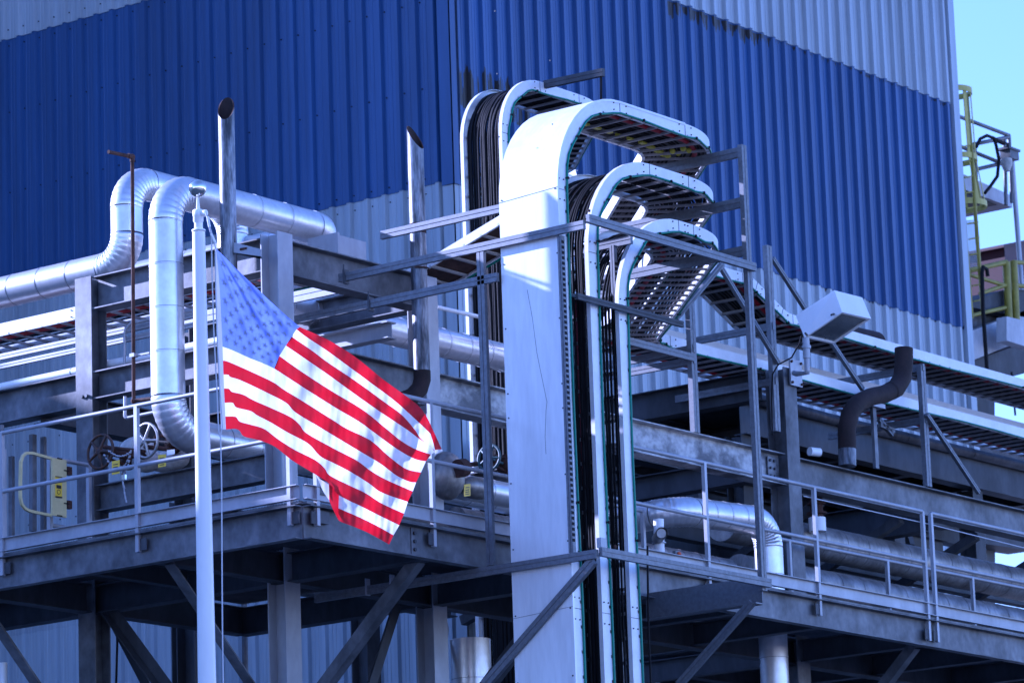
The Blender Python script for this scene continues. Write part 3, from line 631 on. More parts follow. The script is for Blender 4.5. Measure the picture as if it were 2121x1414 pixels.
# ================================================================== cable trays
def tray(name, label, tt, Wd, H=.13, cover=None, rung=.23, cables=24, wire=None, wire_side=1, cr=.011, group='cable trays', red=None, cable_from=0, liner=False):
    t = thing(name, label, 'cable tray', tuple(tt.fr[0][0]), group)
    F_ = tt.fr; n_ = len(F_)
    # rails, split at the joints between straight and bent fittings
    for side in (1, -1):
        for kind, i0, i1 in tt.marks:
            fr = [(p+w*side*Wd/2, w*side, n) for p, tg, w, n in F_[i0:i1+1]]
            pr = [(0, 0), (0, H), (-.045, H), (-.045, H-.004), (-.004, H-.004), (-.004, .004), (-.03, .004), (-.03, 0)]
            if side < 0: pr = pr[::-1]
            m = MB(); m.sweep(fr, pr)
            ro = part('side_rail', m, 'tray_rail', t)
            p, w, n = fr[0]
            tg = F_[i0][1]
            m = MB()
            if i0 > 0:
                m.quadbox([p+n*0-tg*.002, p+n*H-tg*.002, p+n*H+tg*.002, p+tg*.002], w*.003)
                for d_ in (-.10, .10):
                    for hh in (.25, .78):
                        c = p+tg*d_+n*H*hh; m.tube([c, c+w*.008], .007, 6)
            # clips that hold the ground wire
                part('splice_bolts', m, 'cable', ro, kind='stuff')
    # rungs
    S = tt.seg; total = S[-1]; s = rung*.5; me = None; k = 0
    m = MB(); m.box((-.014, -Wd/2, .0), (.014, Wd/2, .022)); me, c = mesh_of(m, (0, 0, 0)); me.materials.append(M['tray_rung']); me.name = 'rung'
    while s < total:
        while k < n_-2 and S[k+1] < s: k += 1
        f = (s-S[k])/(S[k+1]-S[k]) if S[k+1] > S[k] else 0
        p = F_[k][0]*(1-f)+F_[k+1][0]*f; tg = unit(F_[k][1]*(1-f)+F_[k+1][1]*f); w = unit(F_[k][2]*(1-f)+F_[k+1][2]*f); n = unit(F_[k][3]*(1-f)+F_[k+1][3]*f)
        Rm = Matrix(((tg[0], w[0], n[0]), (tg[1], w[1], n[1]), (tg[2], w[2], n[2])))
        if Rm.determinant() < 0: Rm = Matrix(((-tg[0], w[0], n[0]), (-tg[1], w[1], n[1]), (-tg[2], w[2], n[2])))
        if p[2] > 5.8: inst('rung', me, t, tuple(p), Rm)
        s += rung
    if cables:
        m = MB(); rnd = random.Random(len(label))
        for c in range(cables):
            o_ = -Wd/2+.05+(Wd-.1)*(c+.5)/cables+rnd.uniform(-.006, .006); hh = .034+rnd.uniform(0, .035); r_ = cr*rnd.uniform(.75, 1.25)
            pts = [p+w*(o_+.008*math.sin(i*.7+c))+n*hh for i, (p, tg, w, n) in enumerate(F_[cable_from:])]
            fr = frames_of(pts)
            m.sweep(fr, [(math.cos(a)*r_, math.sin(a)*r_) for a in (0, 1.257, 2.513, 3.77, 5.03)], smooth=True)
        part('cable_bundle', m, 'cable', t, kind='stuff')
    if red is not None:
        m = MB(); pts = [p+w*red*Wd*.5+n*.04 for p, tg, w, n in F_]; fr = frames_of(pts)
        m.sweep(fr, [(math.cos(a)*.026, math.sin(a)*.026) for a in np.linspace(0, 5.5, 8)], smooth=True); part('red_cable', m, 'red_cable', t)
    if liner:
        fr = [(p+n*.045, w, n) for p, tg, w, n in F_]; h = Wd/2-.01
        m = MB(); m.sweep(fr, [(-h, 0), (h, 0), (h, .006), (-h, .006)]); part('tray_liner', m, 'tray_liner', t)
    if cover is not None:
        for kind, i0, i1 in tt.marks[:cover]:
            fr = [(p+n*(H+.002), w, n) for p, tg, w, n in F_[i0:i1+1]]
            h = Wd/2+.006
            m = MB(); m.sweep(fr, [(-h, -.02), (-h, .004), (h, .004), (h, -.02), (h-.002, -.02), (h-.002, .001), (-h+.002, .001), (-h+.002, -.02)])
            cp_ = part('cover_panel', m, 'tray_cover', t)
            if i0 > 0:
                p, tg, w, n = F_[i0]; sl = MB(); q = p+n*(H+.007)
                sl.quadbox([q-w*h-tg*.022, q+w*h+tg*.010, q+w*h+tg*.013, q-w*h-tg*.019], n*.002); part('lap_joint', sl, 'seam', cp_)
                sc2 = MB()
                for sgn in (-1, 1):
                    for kk in range(-3, 4):
                        if i0 < 10: c = q+w*sgn*(h-.03)+tg*kk*.62; sc2.tube([c-n*.002, c+n*.004], .008, 6)
                if sc2.v: part('cover_screws', sc2, 'galvanised_dark', cp_, kind='stuff')
    if wire is not None:
        m = MB(); rnd = random.Random(3); pts = []
        for i, (p, tg, w, n) in enumerate(F_): pts.append(p+w*wire_side*(Wd/2+.012)+n*(.004+.012*math.sin(i*1.3)))
        m.tube(pts, .011, 8); part('ground_wire', m, 'wire_green', t)
        m = MB()
        for i in range(1, len(F_)-1, 4):
            p, tg, w, n = F_[i]; m.tube([pts[i]-w*.02, pts[i]+w*.02], .014, 6)
        part('wire_clips', m, 'cable', t, kind='stuff')
    return t
def up_over(x, yc, ztop, H=.13, r=.92, z0=4.0):
    t = Turtle((x+H, yc, z0), (0, 0, 1), (-1, 0, 0))
    zs = ztop-H-r
    cuts = [7.5, zs]
    for z in cuts:
        t.go(z-t.p[2], 4)
    t.bend('w', -math.pi/2, r, 12)
    return t
YC, WT = -.79, .68
h50 = R_(45)
# riser 1 with the smooth cover
t1 = up_over(2.44, YC, 12.50)
t1.go(1.08, 3).bend('n', h50, 1.0, 12).go(3.67, 6).bend('n', -h50, 1.0, 8).go(1.6, 4).bend('w', -R_(24), .6, 4).go(.55, 2).bend('w', R_(24), .6, 4).go(8.5, 10)
tray('covered_cable_riser', 'widest pale riser with a smooth sheet metal front cover, arching over at the top', t1, WT, cover=4, wire=1, cables=16, red=.55, liner=True)
t2 = up_over(2.89, YC, 11.97)
t2.go(.65, 2).bend('n', h50, 1.0, 12).go(5.0, 6).bend('n', -h50, 1.0, 8).go(11, 10)
tray('cable_riser', 'middle one of the three arching ladder risers, full of black cables', t2, WT, wire=1, cables=22, cr=.014)
t3 = up_over(3.34, YC, 11.49)
t3.go(.25, 1).bend('n', h50, 1.0, 12).go(3.5, 6).bend('n', -h50, 1.0, 8).go(12, 14)
tray('cable_riser', 'lowest and rightmost of the three arching ladder risers with a green ground wire', t3, WT, wire=1, cables=19, cr=.012, red=-.6)
# rear riser close to the building
t4 = Turtle((8.28, 4.16, 6.0), (0, 0, 1), (-1, 0, 0)); t4.go(5, 3).go(3.1, 3).bend('w', -math.pi/2, .62, 12).go(.75, 3).bend('n', h50, .9, 8).go(4.2, 3)
tray('cable_riser', 'rear black-cabled riser beside the building corner, partly hidden behind the covered riser', t4, .60, wire=1, cables=26, cr=.017)
# left tray along the frame
t5 = Turtle((2.2, 9.5, 11.05), (0, -1, 0), (0, 0, 1)); t5.go(5.0, 6).go(2.6, 3)
tray('cable_tray', 'ladder tray with red cables and a green wire under the left silver pipe', t5, .60, wire=1, wire_side=-1, cables=6, red=.3, group='cable trays')
# tray sweeping behind the frame between vent and covered riser
t6 = Turtle((4.3, 2.9, 11.36), (0, -1, 0), (0, 0, 1)); t6.go(.75, 2).bend('w', R_(17), 1.6, 6).go(2.0, 3)
tray('cable_tray', 'short curved tray with rust-brown cover rising behind the dark vent', t6, .62, H=.09, wire=1, wire_side=-1, cables=0)
m = MB(); m.sweep([(p+n*.03, w, n) for p, tg, w, n in t6.fr], [(-.30, 0), (.30, 0), (.30, .01), (-.30, .01)]); part('rusty_plate', m, 'rust', bpy.data.objects['cable_tray.001'])
# blue-white fabricated duct box at the end of the upper left beam
m = MB(); m.box((2.93, 1.95, 11.37), (3.36, 2.3, 11.64)); o = part('junction_box', m, 'galvanised_light'); tag(o, 'square sheet metal junction box on the upper beam under the looping pipe', 'junction box')
m = MB(); m.box((2.90, 1.93, 11.36), (2.925, 2.32, 11.66)); part('box_lid', m, 'galvanised_light', o)
# second box tray with yellow blocks beneath riser 1
t = thing('cable_cleats', 'row of small yellow cable cleats beneath the top of the covered riser', 'cable cleats', (4.5, -.4, 12.38))
for i in range(9):
    x = 3.55+i*.19; y = -.66 + (0 if i < 6 else (i-5)*.04)
    m = MB(); m.box((x, y, 12.385), (x+.09, y+.05, 12.42)); part('cleat', m, 'yellow_block', t)
for i in range(3):
    for j in range(2):
        m = MB(); m.ball((5.0+j*.10, -.80+i*.13, 12.395), .032, 10, 6); part('cleat', m, 'yellow_block', t)

# ================================================================== strut frame in front of the risers
sf = thing('riser_support', 'bolted frame of grooved strut channel holding the cable risers', 'support frame', (2.42, -.27, 7.9))
US = Us(); SM = 'strut_steel'
def strut(A, B, up=(0, 0, 1), prof=None, mt=SM, parent=None, name='strut'):
    return mem(name, A, B, prof or US, mt, parent or sf, up)
XF = 2.395
strut((XF, 1.50, 11.03), (XF, -1.46, 11.03)); strut((XF, 2.6, 10.71), (XF, -.43, 10.71)); strut((XF, 1.9, 7.95), (XF, -1.46, 7.95))
strut((XF, -.24, 8.0), (XF, -.24, 10.98), (0, 1, 0)); 
strut((XF+.03, -1.16, 8.0), (XF+.03, -1.16, 10.98), (0, 1, 0), Us(.05, .05))
strut((2.42, -1.48, 11.09), (5.16, -1.48, 11.09)); strut((2.42, -1.48, 7.97), (5.16, -1.48, 7.97))
strut((5.12, -1.42, 7.9), (5.12, -1.42, 12.33), (1, 0, 0), Us(.05, .085))
for z, y1 in ((12.28, -.25), (11.77, .9), (11.28, .9)): strut((5.17, -1.40, z), (5.17, y1, z), prof=Us(.041, .10))
# sunlit strut arm under tray 2 and 3, its light put into paler steel
strut((5.5, -.3, 11.66), (5.5, 1.2, 11.66), mt='galvanised_light')
strut((2.42, -1.40, 7.90), (2.42, -.10, 6.90), prof=Us(.05, .09))
strut((5.1, -1.3, 7.8), (5.1, -.4, 7.1))
strut((5.2, -1.36, 7.92), (5.2, .02, 7.92), prof=Bx(.012, .28), name='side_plate'); strut((5.14, -1.36, 7.79), (5.14, .02, 7.79), prof=Bx(.12, .012), name='side_plate')
strut((3.47, -1.0, 8.0), (3.47, -1.0, 11.1), (0, 1, 0), Us(.05, .05)); strut((3.50, -1.2, 11.13), (3.50, -.2, 11.13))
strut((2.60, -1.19, 10.43), (4.30, -1.19, 10.43), prof=Us(.03, .06), mt='galvanised_dark'); strut((2.60, -1.10, 10.46), (4.30, -1.10, 10.46), prof=Us(.03, .03), mt='galvanised_dark')
# slot holes of the two perforated struts
m = MB()
for i in range(56):
    z = 8.1+i*.051
    m.box((XF+.002, -1.188, z), (XF+.04, -1.1845, z+.028)); m.box((3.445, -1.029, z), (3.495, -1.0255, z+.028))
part('slot_holes', m, 'cable', sf, kind='stuff')
m = MB(); m.tube([(2.42, -1.5, 11.15), (2.42, -1.5, 11.17)], .014, 8); m.tube([(2.62, -1.5, 8.02), (2.62, -1.5, 8.05)], .014, 8); part('bolt_set', m, 'rust', sf, kind='stuff')
for (y, z) in ((.95, 8.0), (1.25, 8.0)):
    m = MB(); m.box((XF-.03, y-.008, z-.10), (XF+.03, y+.008, z+.06)); part('beam_clamp', m, 'galvanised_light', sf)
m = MB()
for (y, z) in ((1.42, 11.03), (1.12, 10.71)): m.box((XF-.035, y-.012, z-.07), (XF+.035, y+.012, z+.07)); m.tube([(XF-.03, y, z+.03), (XF-.03, y, z+.12)], .008, 6)
part('beam_clamps', m, 'galvanised_dark', sf, kind='stuff')
m = MB(); m.box((2.42, -1.49, 8.01), (2.50, -1.44, 8.10)); part('strut_end', m, 'galvanised_light', sf)
# sunlit bar behind, up to the rear riser
o = mem('strut_bar', (3.2, 1.62, 11.62), (3.2, -.2, 11.62), US, SM, None); tag(o, 'sunlit strut bar crossing behind the shorter vent pipe to the covered riser', 'strut')
mem('hanger', (3.2, 1.45, 11.0), (3.2, 1.45, 11.6), Lg(.05), 'galvanised_light', o)
# strut bars by the left columns, sunlight put in as paler steel
t = thing('strut_bar', 'bright pair of strut bars under the left ladder tray', 'strut', (2.0, 7, 10.8))
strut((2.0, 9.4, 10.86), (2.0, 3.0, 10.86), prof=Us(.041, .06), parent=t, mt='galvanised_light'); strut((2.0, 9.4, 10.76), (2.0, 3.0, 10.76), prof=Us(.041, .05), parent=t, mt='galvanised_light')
t = thing('strut_bar', 'sunlit strut bars drawn in paler steel, right of the light column under the upper beam', 'strut', (2.3, 2.3, 10.9))
strut((3.1, 4.6, 11.16), (3.1, 1.95, 11.16), prof=Us(.041, .12), parent=t, mt='galvanised_light'); strut((3.62, 4.6, 10.77), (3.62, 1.86, 10.77), prof=W(.17, .14), parent=t, mt='galvanised_light')  # paler steel stands in for the sun on these bars
# posts and braces carrying the right-hand trays
rf = thing('tray_support_posts', 'grooved posts, arms and slanting braces standing on the right beam under the long trays', 'support frame', (10.2, 1.5, 10.4))
for x, z1 in ((8.54, 11.95), (13.27, 11.82)): strut((x, 1.66, 10.37), (x, 1.66, z1), (1, 0, 0), Us(.06, .10), parent=rf)
strut((10.12, 1.66, 10.6), (10.12, 1.66, 12.73), (1, 0, 0), Us(.06, .10), parent=rf)
for x in (8.54, 10.12, 13.27):
    strut((x, 1.62, 11.80 if x > 9 else 11.30), (x, 3.0, 11.80 if x > 9 else 11.30), parent=rf); strut((x, 1.62, 11.17), (x, 3.0, 11.17), parent=rf)
strut((6.1, 1.62, 11.19), (8.5, 1.62, 11.19), parent=rf); strut((7.4, 1.62, 11.78), (7.4, 3.2, 11.78), parent=rf)
def brace(a, b, y0, y1, mt=SM): strut(onY(*a, y0), onY(*b, y1), prof=Us(.045, .05), parent=rf, mt=mt)
brace((1600, 535), (1668, 640), 1.7, 1.7); brace((1492, 552), (1612, 752), 1.6, 1.6); brace((1716, 700), (1787, 806), 1.75, 1.75); brace((1919, 858), (2027, 1020), 1.6, 1.6); brace((1822, 880), (1851, 892), 2.0, 2.0); brace((1495, 548), (1400, 660), 1.1, 1.1, 'galvanised')
brace((1820, 868), (1848, 900), 2, 2)

# ================================================================== floodlight
fl = thing('floodlight', 'boxy white floodlight on a bent pipe arm fixed to the right column', 'floodlight', tuple(onY(1640, 770, 1.55)))
YA = 1.0
P = lambda x, y, Y: onY(x, y, Y)
# lens face corners and rear face corners
def bx8(mb, lo, hi): mb.add([*lo, *hi], [(0,3,2,1),(4,5,6,7),(0,1,5,4),(1,2,6,5),(2,3,7,6),(3,0,4,7)])
cE = P(1743, 643, .55); cD = P(1803, 657, .55); cG = onX(1665, 696, cE[0]); cF = cG+cD-cE
cB = P(1728, 601, .62); cC = P(1786, 616, .62); cH = onX(1648, 653, cE[0]+.03); cK = cH+cC-cB
lo = [cG, cE, cD, cF]; hi = [cH, cB, cC, cK]
bd = MB(); bx8(bd, lo, hi); part('housing', bd, 'white_paint', fl)
c4 = sum(lo)/4; dn = unit(np.cross(lo[1]-lo[0], lo[3]-lo[0])); dn = dn if dn@(c4-sum(hi)/4) > 0 else -dn
fr_ = MB()
for i in range(4):
    a, b = lo[i], lo[(i+1) % 4]; ia, ib = a+(c4-a)*.10, b+(c4-b)*.10
    fr_.quadbox([a, b, ib, ia], dn*.02)
part('lens_frame', fr_, 'white_paint', fl)
gl = MB(); gl.quadbox([p+(c4-p)*.10 for p in lo], dn*.004); part('lens', gl, 'lens_glass', fl)
ar = MB(); e = P(1672, 772, .95); ar.tube([P(1645, 772, 1.55), P(1650, 774, 1.3), e, e+V(0, 0, .03), P(1671, 735, .95)], .030, 14); part('arm', ar, 'galvanised_light', fl)
ar = MB(); ar.tube([P(1671, 742, .95), P(1669, 700, .95)], .040, 14); ar.tube([P(1670, 722, .95), P(1670, 716, .95)], .052, 14); part('slip_fitter', ar, 'galvanised_light', fl)
ar = MB(); q = P(1648, 775, 1.60); ar.box(q-V(.13, .02, .14), q+V(.10, .0, .16)); part('mounting_plate', ar, 'galvanised_light', fl)
ar = MB(); bolts(ar, [q+V(-.11, -.02, .13), q+V(.08, -.02, .13), q+V(-.11, -.02, -.11), q+V(.08, -.02, -.11)], (0, -1, 0), .016); part('bolt_set', ar, 'rust', fl, kind='stuff')
ar = MB(); ar.tube([P(1660, 695, .9), P(1656, 712, .9), P(1648, 725, 1.0), P(1640, 740, 1.2), P(1612, 755, 1.5), P(1600, 775, 1.55), P(1598, 830, 1.56), P(1600, 900, 1.56)], .009, 8); part('cord', ar, 'cable', fl)
for a, b in (((1668, 690), (1672, 694)), ((1722, 652), (1728, 650))):
    ar = MB(); ar.tube([P(*a, .60), P(*b, .66)], .012, 8); part('latch', ar, 'galvanised_dark', fl)

# ================================================================== valves, wheels, tags
def wheel(label, c, nrm, r, mt, stem=None, spokes=5, rim=.014):
    t = thing('valve', label, 'valve', tuple(c)); nrm = unit(nrm)
    a = unit(np.cross(nrm, V(0, 0, 1))); b = np.cross(nrm, a)
    m = MB(); pts = [c+a*math.cos(q)*r+b*math.sin(q)*r for q in np.linspace(0, 2*math.pi, 33)]
    m.tube(pts, rim, 8, caps=False); w = part('handwheel', m, mt, t)
    m = MB()
    for i in range(spokes):
        q = 2*math.pi*i/spokes+.5; m.rtube([c+nrm*.02, c+(a*math.cos(q)+b*math.sin(q))*r*.55+nrm*.012, c+(a*math.cos(q)+b*math.sin(q))*r], [.020, .013, .014], 8)
    part('spokes', m, mt, w)
    m = MB(); m.tube([c-nrm*.03, c+nrm*.035], .030, 10); part('hub', m, mt, w)
    if stem:
        m = MB(); m.tube([c, c-nrm*stem], .014, 8); part('stem', m, mt, t)
        m = MB()
        for s_ in (-1, 1): m.tube([c-nrm*stem*.35+b*.05*s_, c-nrm*stem+b*.07*s_], .014, 8)
        m.tube([c-nrm*stem*.35+b*.05, c-nrm*stem*.35-b*.05], .020, 8); m.ball(c-nrm*stem, .075, 12, 8); m.tube([c-nrm*(stem-.02), c-nrm*(stem+.02)], .11, 14)
        part('bonnet', m, 'rust', t)
    return t
w1 = wheel('valve with a dark brown handwheel, leftmost behind the mid rail', onX(208, 935, 1.15), (-1, .0, 0.05), .165, 'iron', .40)
w2 = wheel('valve with a pale sunlit handwheel below the bend of the looping pipe', onX(303, 912, 1.25), (-1, .1, -.05), .165, 'iron_pale', .35)
w3 = wheel('valve with a dark green handwheel behind the right rail, insulated body', onY(1013, 948, 1.0), (-1, -.05, .1), .13, 'valve_green', .30)
def lump(label, c, r, sc, mt='white_insul', name='insulation_jacket', parent=None):
    m = MB(); m.ball(c, r, 20, 12, sc); o = part(name, m, mt, parent); return o
lump('', onX(285, 935, 1.7), .15, (1.2, 1.3, 1), parent=w2); lump('', onX(350, 955, 1.7), .13, (1, 1.9, .8), parent=w2)
lump('', onX(305, 955, 1.6), .12, (1, 1.5, .9), parent=w2)
lump('', onY(925, 985, 1.25), .21, (1, .8, 1.15), parent=w3, mt='jacket_dirty'); lump('', onY(985, 1010, 1.25), .15, (1.7, .8, .75), parent=w3, mt='jacket_dirty')
m = MB(); m.tube([onY(955, 965, 1.15), onY(1060, 948, 1.15)], .025, 10); m.tube([onY(948, 970, 1.05), onY(962, 968, 1.05)], .09, 16); part('yoke', m, 'rust', w3)
m = MB(); m.tube([onX(215, 925, 1.3), onX(300, 935, 1.3)], .018, 8); m.tube([onX(235, 938, 1.35), onX(300, 945, 1.35)], .03, 8); m.tube([onX(300, 925, 1.3), onX(350, 930, 1.3)], .022, 8); part('yoke', m, 'rust', w1)
ch = MB(); rr = random.Random(2)
for (a, b) in (((215, 940), (250, 968)), ((250, 968), (272, 930)), ((225, 933), (272, 935)), ((252, 968), (262, 1040)), ((250, 965), (258, 1010)), ((272, 930), (258, 975))):
    A, B = onX(*a, 1.05), onX(*b, 1.05); k = max(2, int(np.linalg.norm(B-A)/.03))
    for i in range(k):
        p, q = A+(B-A)*i/k, A+(B-A)*(i+.8)/k; sag = V(0, 0, -.05*math.sin(math.pi*(i+.4)/k)); ch.tube([p+sag, q+sag], .007 if i % 2 else .010, 6)
tag(part('lockout_chain', ch, 'galvanised_light', None, kind='stuff'), 'thin steel chain looped between the two left handwheels', 'chain')
def tagplate(label, quad, X, prnt, plane='X'):
    f_ = onX if plane == 'X' else onY
    q = [f_(x, y, X) for x, y in quad]; m = MB(); m.quadbox(q, (-.003, 0, 0) if plane == 'X' else (0, -.003, 0)); o = part('lockout_tag', m, 'tag_yellow'); tag(o, label, 'tag', 'lockout tags')
    m = MB()
    for s_ in (.25, .45, .62, .8):
        a = q[0]*(1-s_)+q[3]*s_; b = q[1]*(1-s_)+q[2]*s_; d = (b-a)
        nn = V(-.004, 0, 0) if plane == 'X' else V(0, -.004, 0)
        m.quadbox([a+d*.2+nn, a+d*.8+nn, a+d*.8+nn+V(0, 0, -.008), a+d*.2+nn+V(0, 0, -.008)], nn*.3)
    part('print_lines', m, 'label_print', o)
tagplate('yellow tag hanging below the dark left handwheel', [(232, 955), (248, 952), (248, 980), (232, 983)], 1.0, None)
tagplate('yellow tag hanging beside the pale handwheel and a small white tag', [(328, 942), (344, 940), (344, 965), (328, 968)], 1.0, None)
tagplate('yellow tag hanging on the insulated valve behind the right rail', [(961, 1003), (974, 1001), (974, 1026), (961, 1028)], .95, None, 'Y')
m = MB(); m.quadbox([onX(346, 932, .99), onX(362, 930, .99), onX(362, 940, .99), onX(346, 943, .99)], (-.003, 0, 0)); tag(part('paper_tag', m, 'white_paint'), 'small blank white tag beside the pale handwheel', 'tag')
t = thing('padlock', 'small brass padlock with a red shackle on the chain', 'padlock', tuple(onX(257, 985, 1.0)))
m = MB(); a = onX(257, 988, 1.0); m.box(a-V(.012, .022, .024), a+V(.012, .022, .024)); part('body', m, 'ball_metal', t)
m = MB(); m.tube([a+V(0, .016*math.cos(q), .024+.05*math.sin(q)) for q in np.linspace(0, math.pi, 10)], .005, 6); part('shackle', m, 'red_paint', t)

# ================================================================== swing gate
gt = thing('swing_gate', 'pale yellow self-closing safety gate with a warning label behind the left rail', 'gate', (.75, 4.0, 8.7))
YG = 3.95
G = lambda x, y: onY(x, y, YG)
m = MB(); cx = [G(105, 949), G(66, 938), G(54, 938), G(47, 944), G(43, 956), G(42, 1000), G(42, 1030), G(45, 1044), G(52, 1053), G(62, 1058), G(105, 1067)]
fr = frames_of(cx, (0, 1, 0)); m.sweep([(p, e1, V(0, 1, 0)) for p, e1, e2 in fr], [(-.013, -.013), (.013, -.013), (.013, .013), (-.013, .013)]); part('frame_loop', m, 'gate_yellow', gt)
m = MB(); m.quadbox([G(105, 948), G(135, 953), G(135, 1072), G(105, 1067)], (0, -.02, 0)); gp = part('panel', m, 'gate_yellow', gt)
m = MB(); m.quadbox([G(111, 986)-V(0, .021, 0), G(125, 988)-V(0, .021, 0), G(125, 1030)-V(0, .021, 0), G(111, 1028)-V(0, .021, 0)], (0, -.002, 0)); lb = part('warning_label', m, 'tag_yellow', gp)
m = MB()
for y0, y1, xa, xb in ((986, 988, 111, 125), (994, 996, 113, 123), (1004, 1011, 113, 123), (1027, 1030, 111, 125)):
    m.quadbox([G(xa, y0)-V(0, .024, 0), G(xb, y0+2)-V(0, .024, 0), G(xb, y1+2)-V(0, .024, 0), G(xa, y1)-V(0, .024, 0)], (0, -.001, 0))
m.tube([G(118, 1019)-V(0, .0245, 0)+V(math.cos(q)*.022, 0, math.sin(q)*.022) for q in np.linspace(0, 6.28, 13)], .003, 4); part('print', m, 'label_print', lb, kind='stuff')
for y in (950, 1068, 975, 1043):
    m = MB(); a = G(120 if y in (950, 1068) else 134, y)-V(0, .022, 0); m.box(a-V(.035, .004, .005), a+V(.035, .0, .005)); part('hinge_bolt', m, 'cable', gt)
for y in (975, 1045):
    m = MB(); a = G(142, y); m.box(a-V(.03, .02, .04), a+V(.03, .02, .04)); part('spring_hinge', m, 'rust', gt)

# wall-side conduits and small pieces around the left frame
for k, (px, y0, y1, lab) in enumerate(((68, 900, 1100, 'thick'), (24, 945, 1110, 'thin'), (90, 905, 1100, 'slender'))):
    o = mem('support_post', onY(px, y1, 5.2), onY(px, y0, 5.2), Bx(.06 if k == 0 else .04, .05), 'galvanised', None, (0, 1, 0)); tag(o, f'{lab} upright post in the shade behind the yellow gate', 'post')
o = mem('support_post', onX(2, 1190, -.02)-V(0, 0, .0), onX(2, 880, -.02), Bx(.04, .04), 'galvanised', None, (1, 0, 0)); tag(o, 'upright rail post cut by the left picture edge', 'post')

# ================================================================== flagpole
fp = thing('flagpole', 'tall white tapered flagpole with a shiny ball on top', 'flagpole', (-1.2, .1, 0))
DP = 34.0
top = dep(411.5, 479, DP); bot = dep(428.9, 1414, DP); dirp = (top-bot)/(top[2]-bot[2]); foot = bot-dirp*bot[2]
def rp(z): return .0535+(top[2]-z)/(top[2]-bot[2])*(.0235)
zz = [0, 2, 4, bot[2], 7.5, 8.5, 9.4, top[2]]
m = MB(); m.rtube([foot+dirp*z for z in zz], [rp(z) for z in zz], 32); part('shaft', m, 'white_paint', fp)
m = MB(); m.rtube([top, top+V(0, 0, .012), top+V(0, 0, .02)], [.060, .058, .040], 32); m.tube([top, dep(411, 452, DP)], .036, 24); part('collar', m, 'white_paint', fp)
m = MB(); a = dep(410.8, 461, DP); b = dep(410.6, 436, DP); m.rtube([a, a+(b-a)*.1, a+(b-a)*.5, a+(b-a)*.55, b, b+(b-a)*.12], [.036, .044, .044, .048, .047, .030], 24); tr = part('truck', m, 'white_paint', fp)
m = MB(); q = dep(424, 441, DP-.05); m.tube([b-V(0, 0, .04), q], .012, 8); m.tube([q+V(-.0, -.015, 0), q+V(0, .015, 0)], .026, 14); part('pulley', m, 'white_paint', tr)
m = MB(); m.rtube([b, dep(410, 418, DP), dep(410, 408, DP)], [.018, .012, .009], 16); part('spindle', m, 'white_paint', fp)
m = MB(); m.ball(dep(409.5, 390, DP), .074, 32, 20); part('ball', m, 'ball_metal', fp)

# halyard
t = thing('halyard', 'thin pale rope with snap hooks hanging down the flagpole beside the flag', 'rope', tuple(dep(455, 900, 33.9)))
m = MB()
def rope(pts, r=.006, D=33.9): m.tube([dep(x, y, D) for x, y in pts], r, 6)
rope([(426, 438), (438, 490), (439, 560), (443, 690), (449, 800), (453, 893), (457, 905), (459, 1000), (460, 1200), (461, 1330), (464, 1500)])
rope([(429, 455), (441, 490), (447, 515)]); rope([(446, 520), (447, 600), (450, 700), (455, 800), (460, 870), (461, 885), (456, 902)])
part('line', m, 'rope', t)
m = MB(); rope([(437, 484), (446, 503)], .011); rope([(430, 448), (434, 470)], .012); part('snap_hook', m, 'white_paint', t)

# ================================================================== flag
DF = 34.16
def cr(pts, n):                                       # Catmull-Rom through pts, resampled evenly to n+1 points
    P_ = [np.array(p, float) for p in pts]; P_ = [2*P_[0]-P_[1]]+P_+[2*P_[-1]-P_[-2]]; out = []
    for i in range(1, len(P_)-2):
        for k in range(12):
            u = k/12; a, b, c, d = P_[i-1:i+3]
            out.append(.5*((2*b)+(-a+c)*u+(2*a-5*b+4*c-d)*u*u+(-a+3*b-3*c+d)*u**3))
    out.append(P_[-2]); out = np.array(out); L = np.r_[0, np.cumsum(np.linalg.norm(np.diff(out, axis=0), axis=1))]
    s = np.linspace(0, L[-1], n+1); return np.c_[np.interp(s, L, out[:, 0]), np.interp(s, L, out[:, 1])]
def fdepth(x, y):
    # billows of the cloth: broad folds that slant across the stripes plus finer puckers to the right
    a = (x-455)/450; s = .80*(x-450)+.35*(y-515); q = .6*(y-515)-.75*(x-450)
    d = DF + .62*a*(1-.36*a)
    d += .050*a*math.sin(s*.036+.012*q+.6) + .030*a*math.sin(s*.085-.02*q+1.7)
    d += (.002+.010*a)*math.sin(s*.17+.10*q+1.5*math.sin(q*.05)) + (.0+.004*a)*math.sin(s*.33-.17*q+2*math.sin(s*.04))
    d += .010*math.exp(-((x-600)**2+(y-640)**2)/9000)*math.sin(q*.22)
    return d
def fpt(xy, off=0): return dep(xy[0], xy[1], fdepth(xy[0], xy[1])+off)
flag = thing('flag', 'red, white and blue flag with stars and stripes flying from the white pole', 'flag', tuple(fpt((449, 515))))
L0l = [(447, 514), (486.7, 553.7), (525, 590.5), (581, 643), (621, 677)]
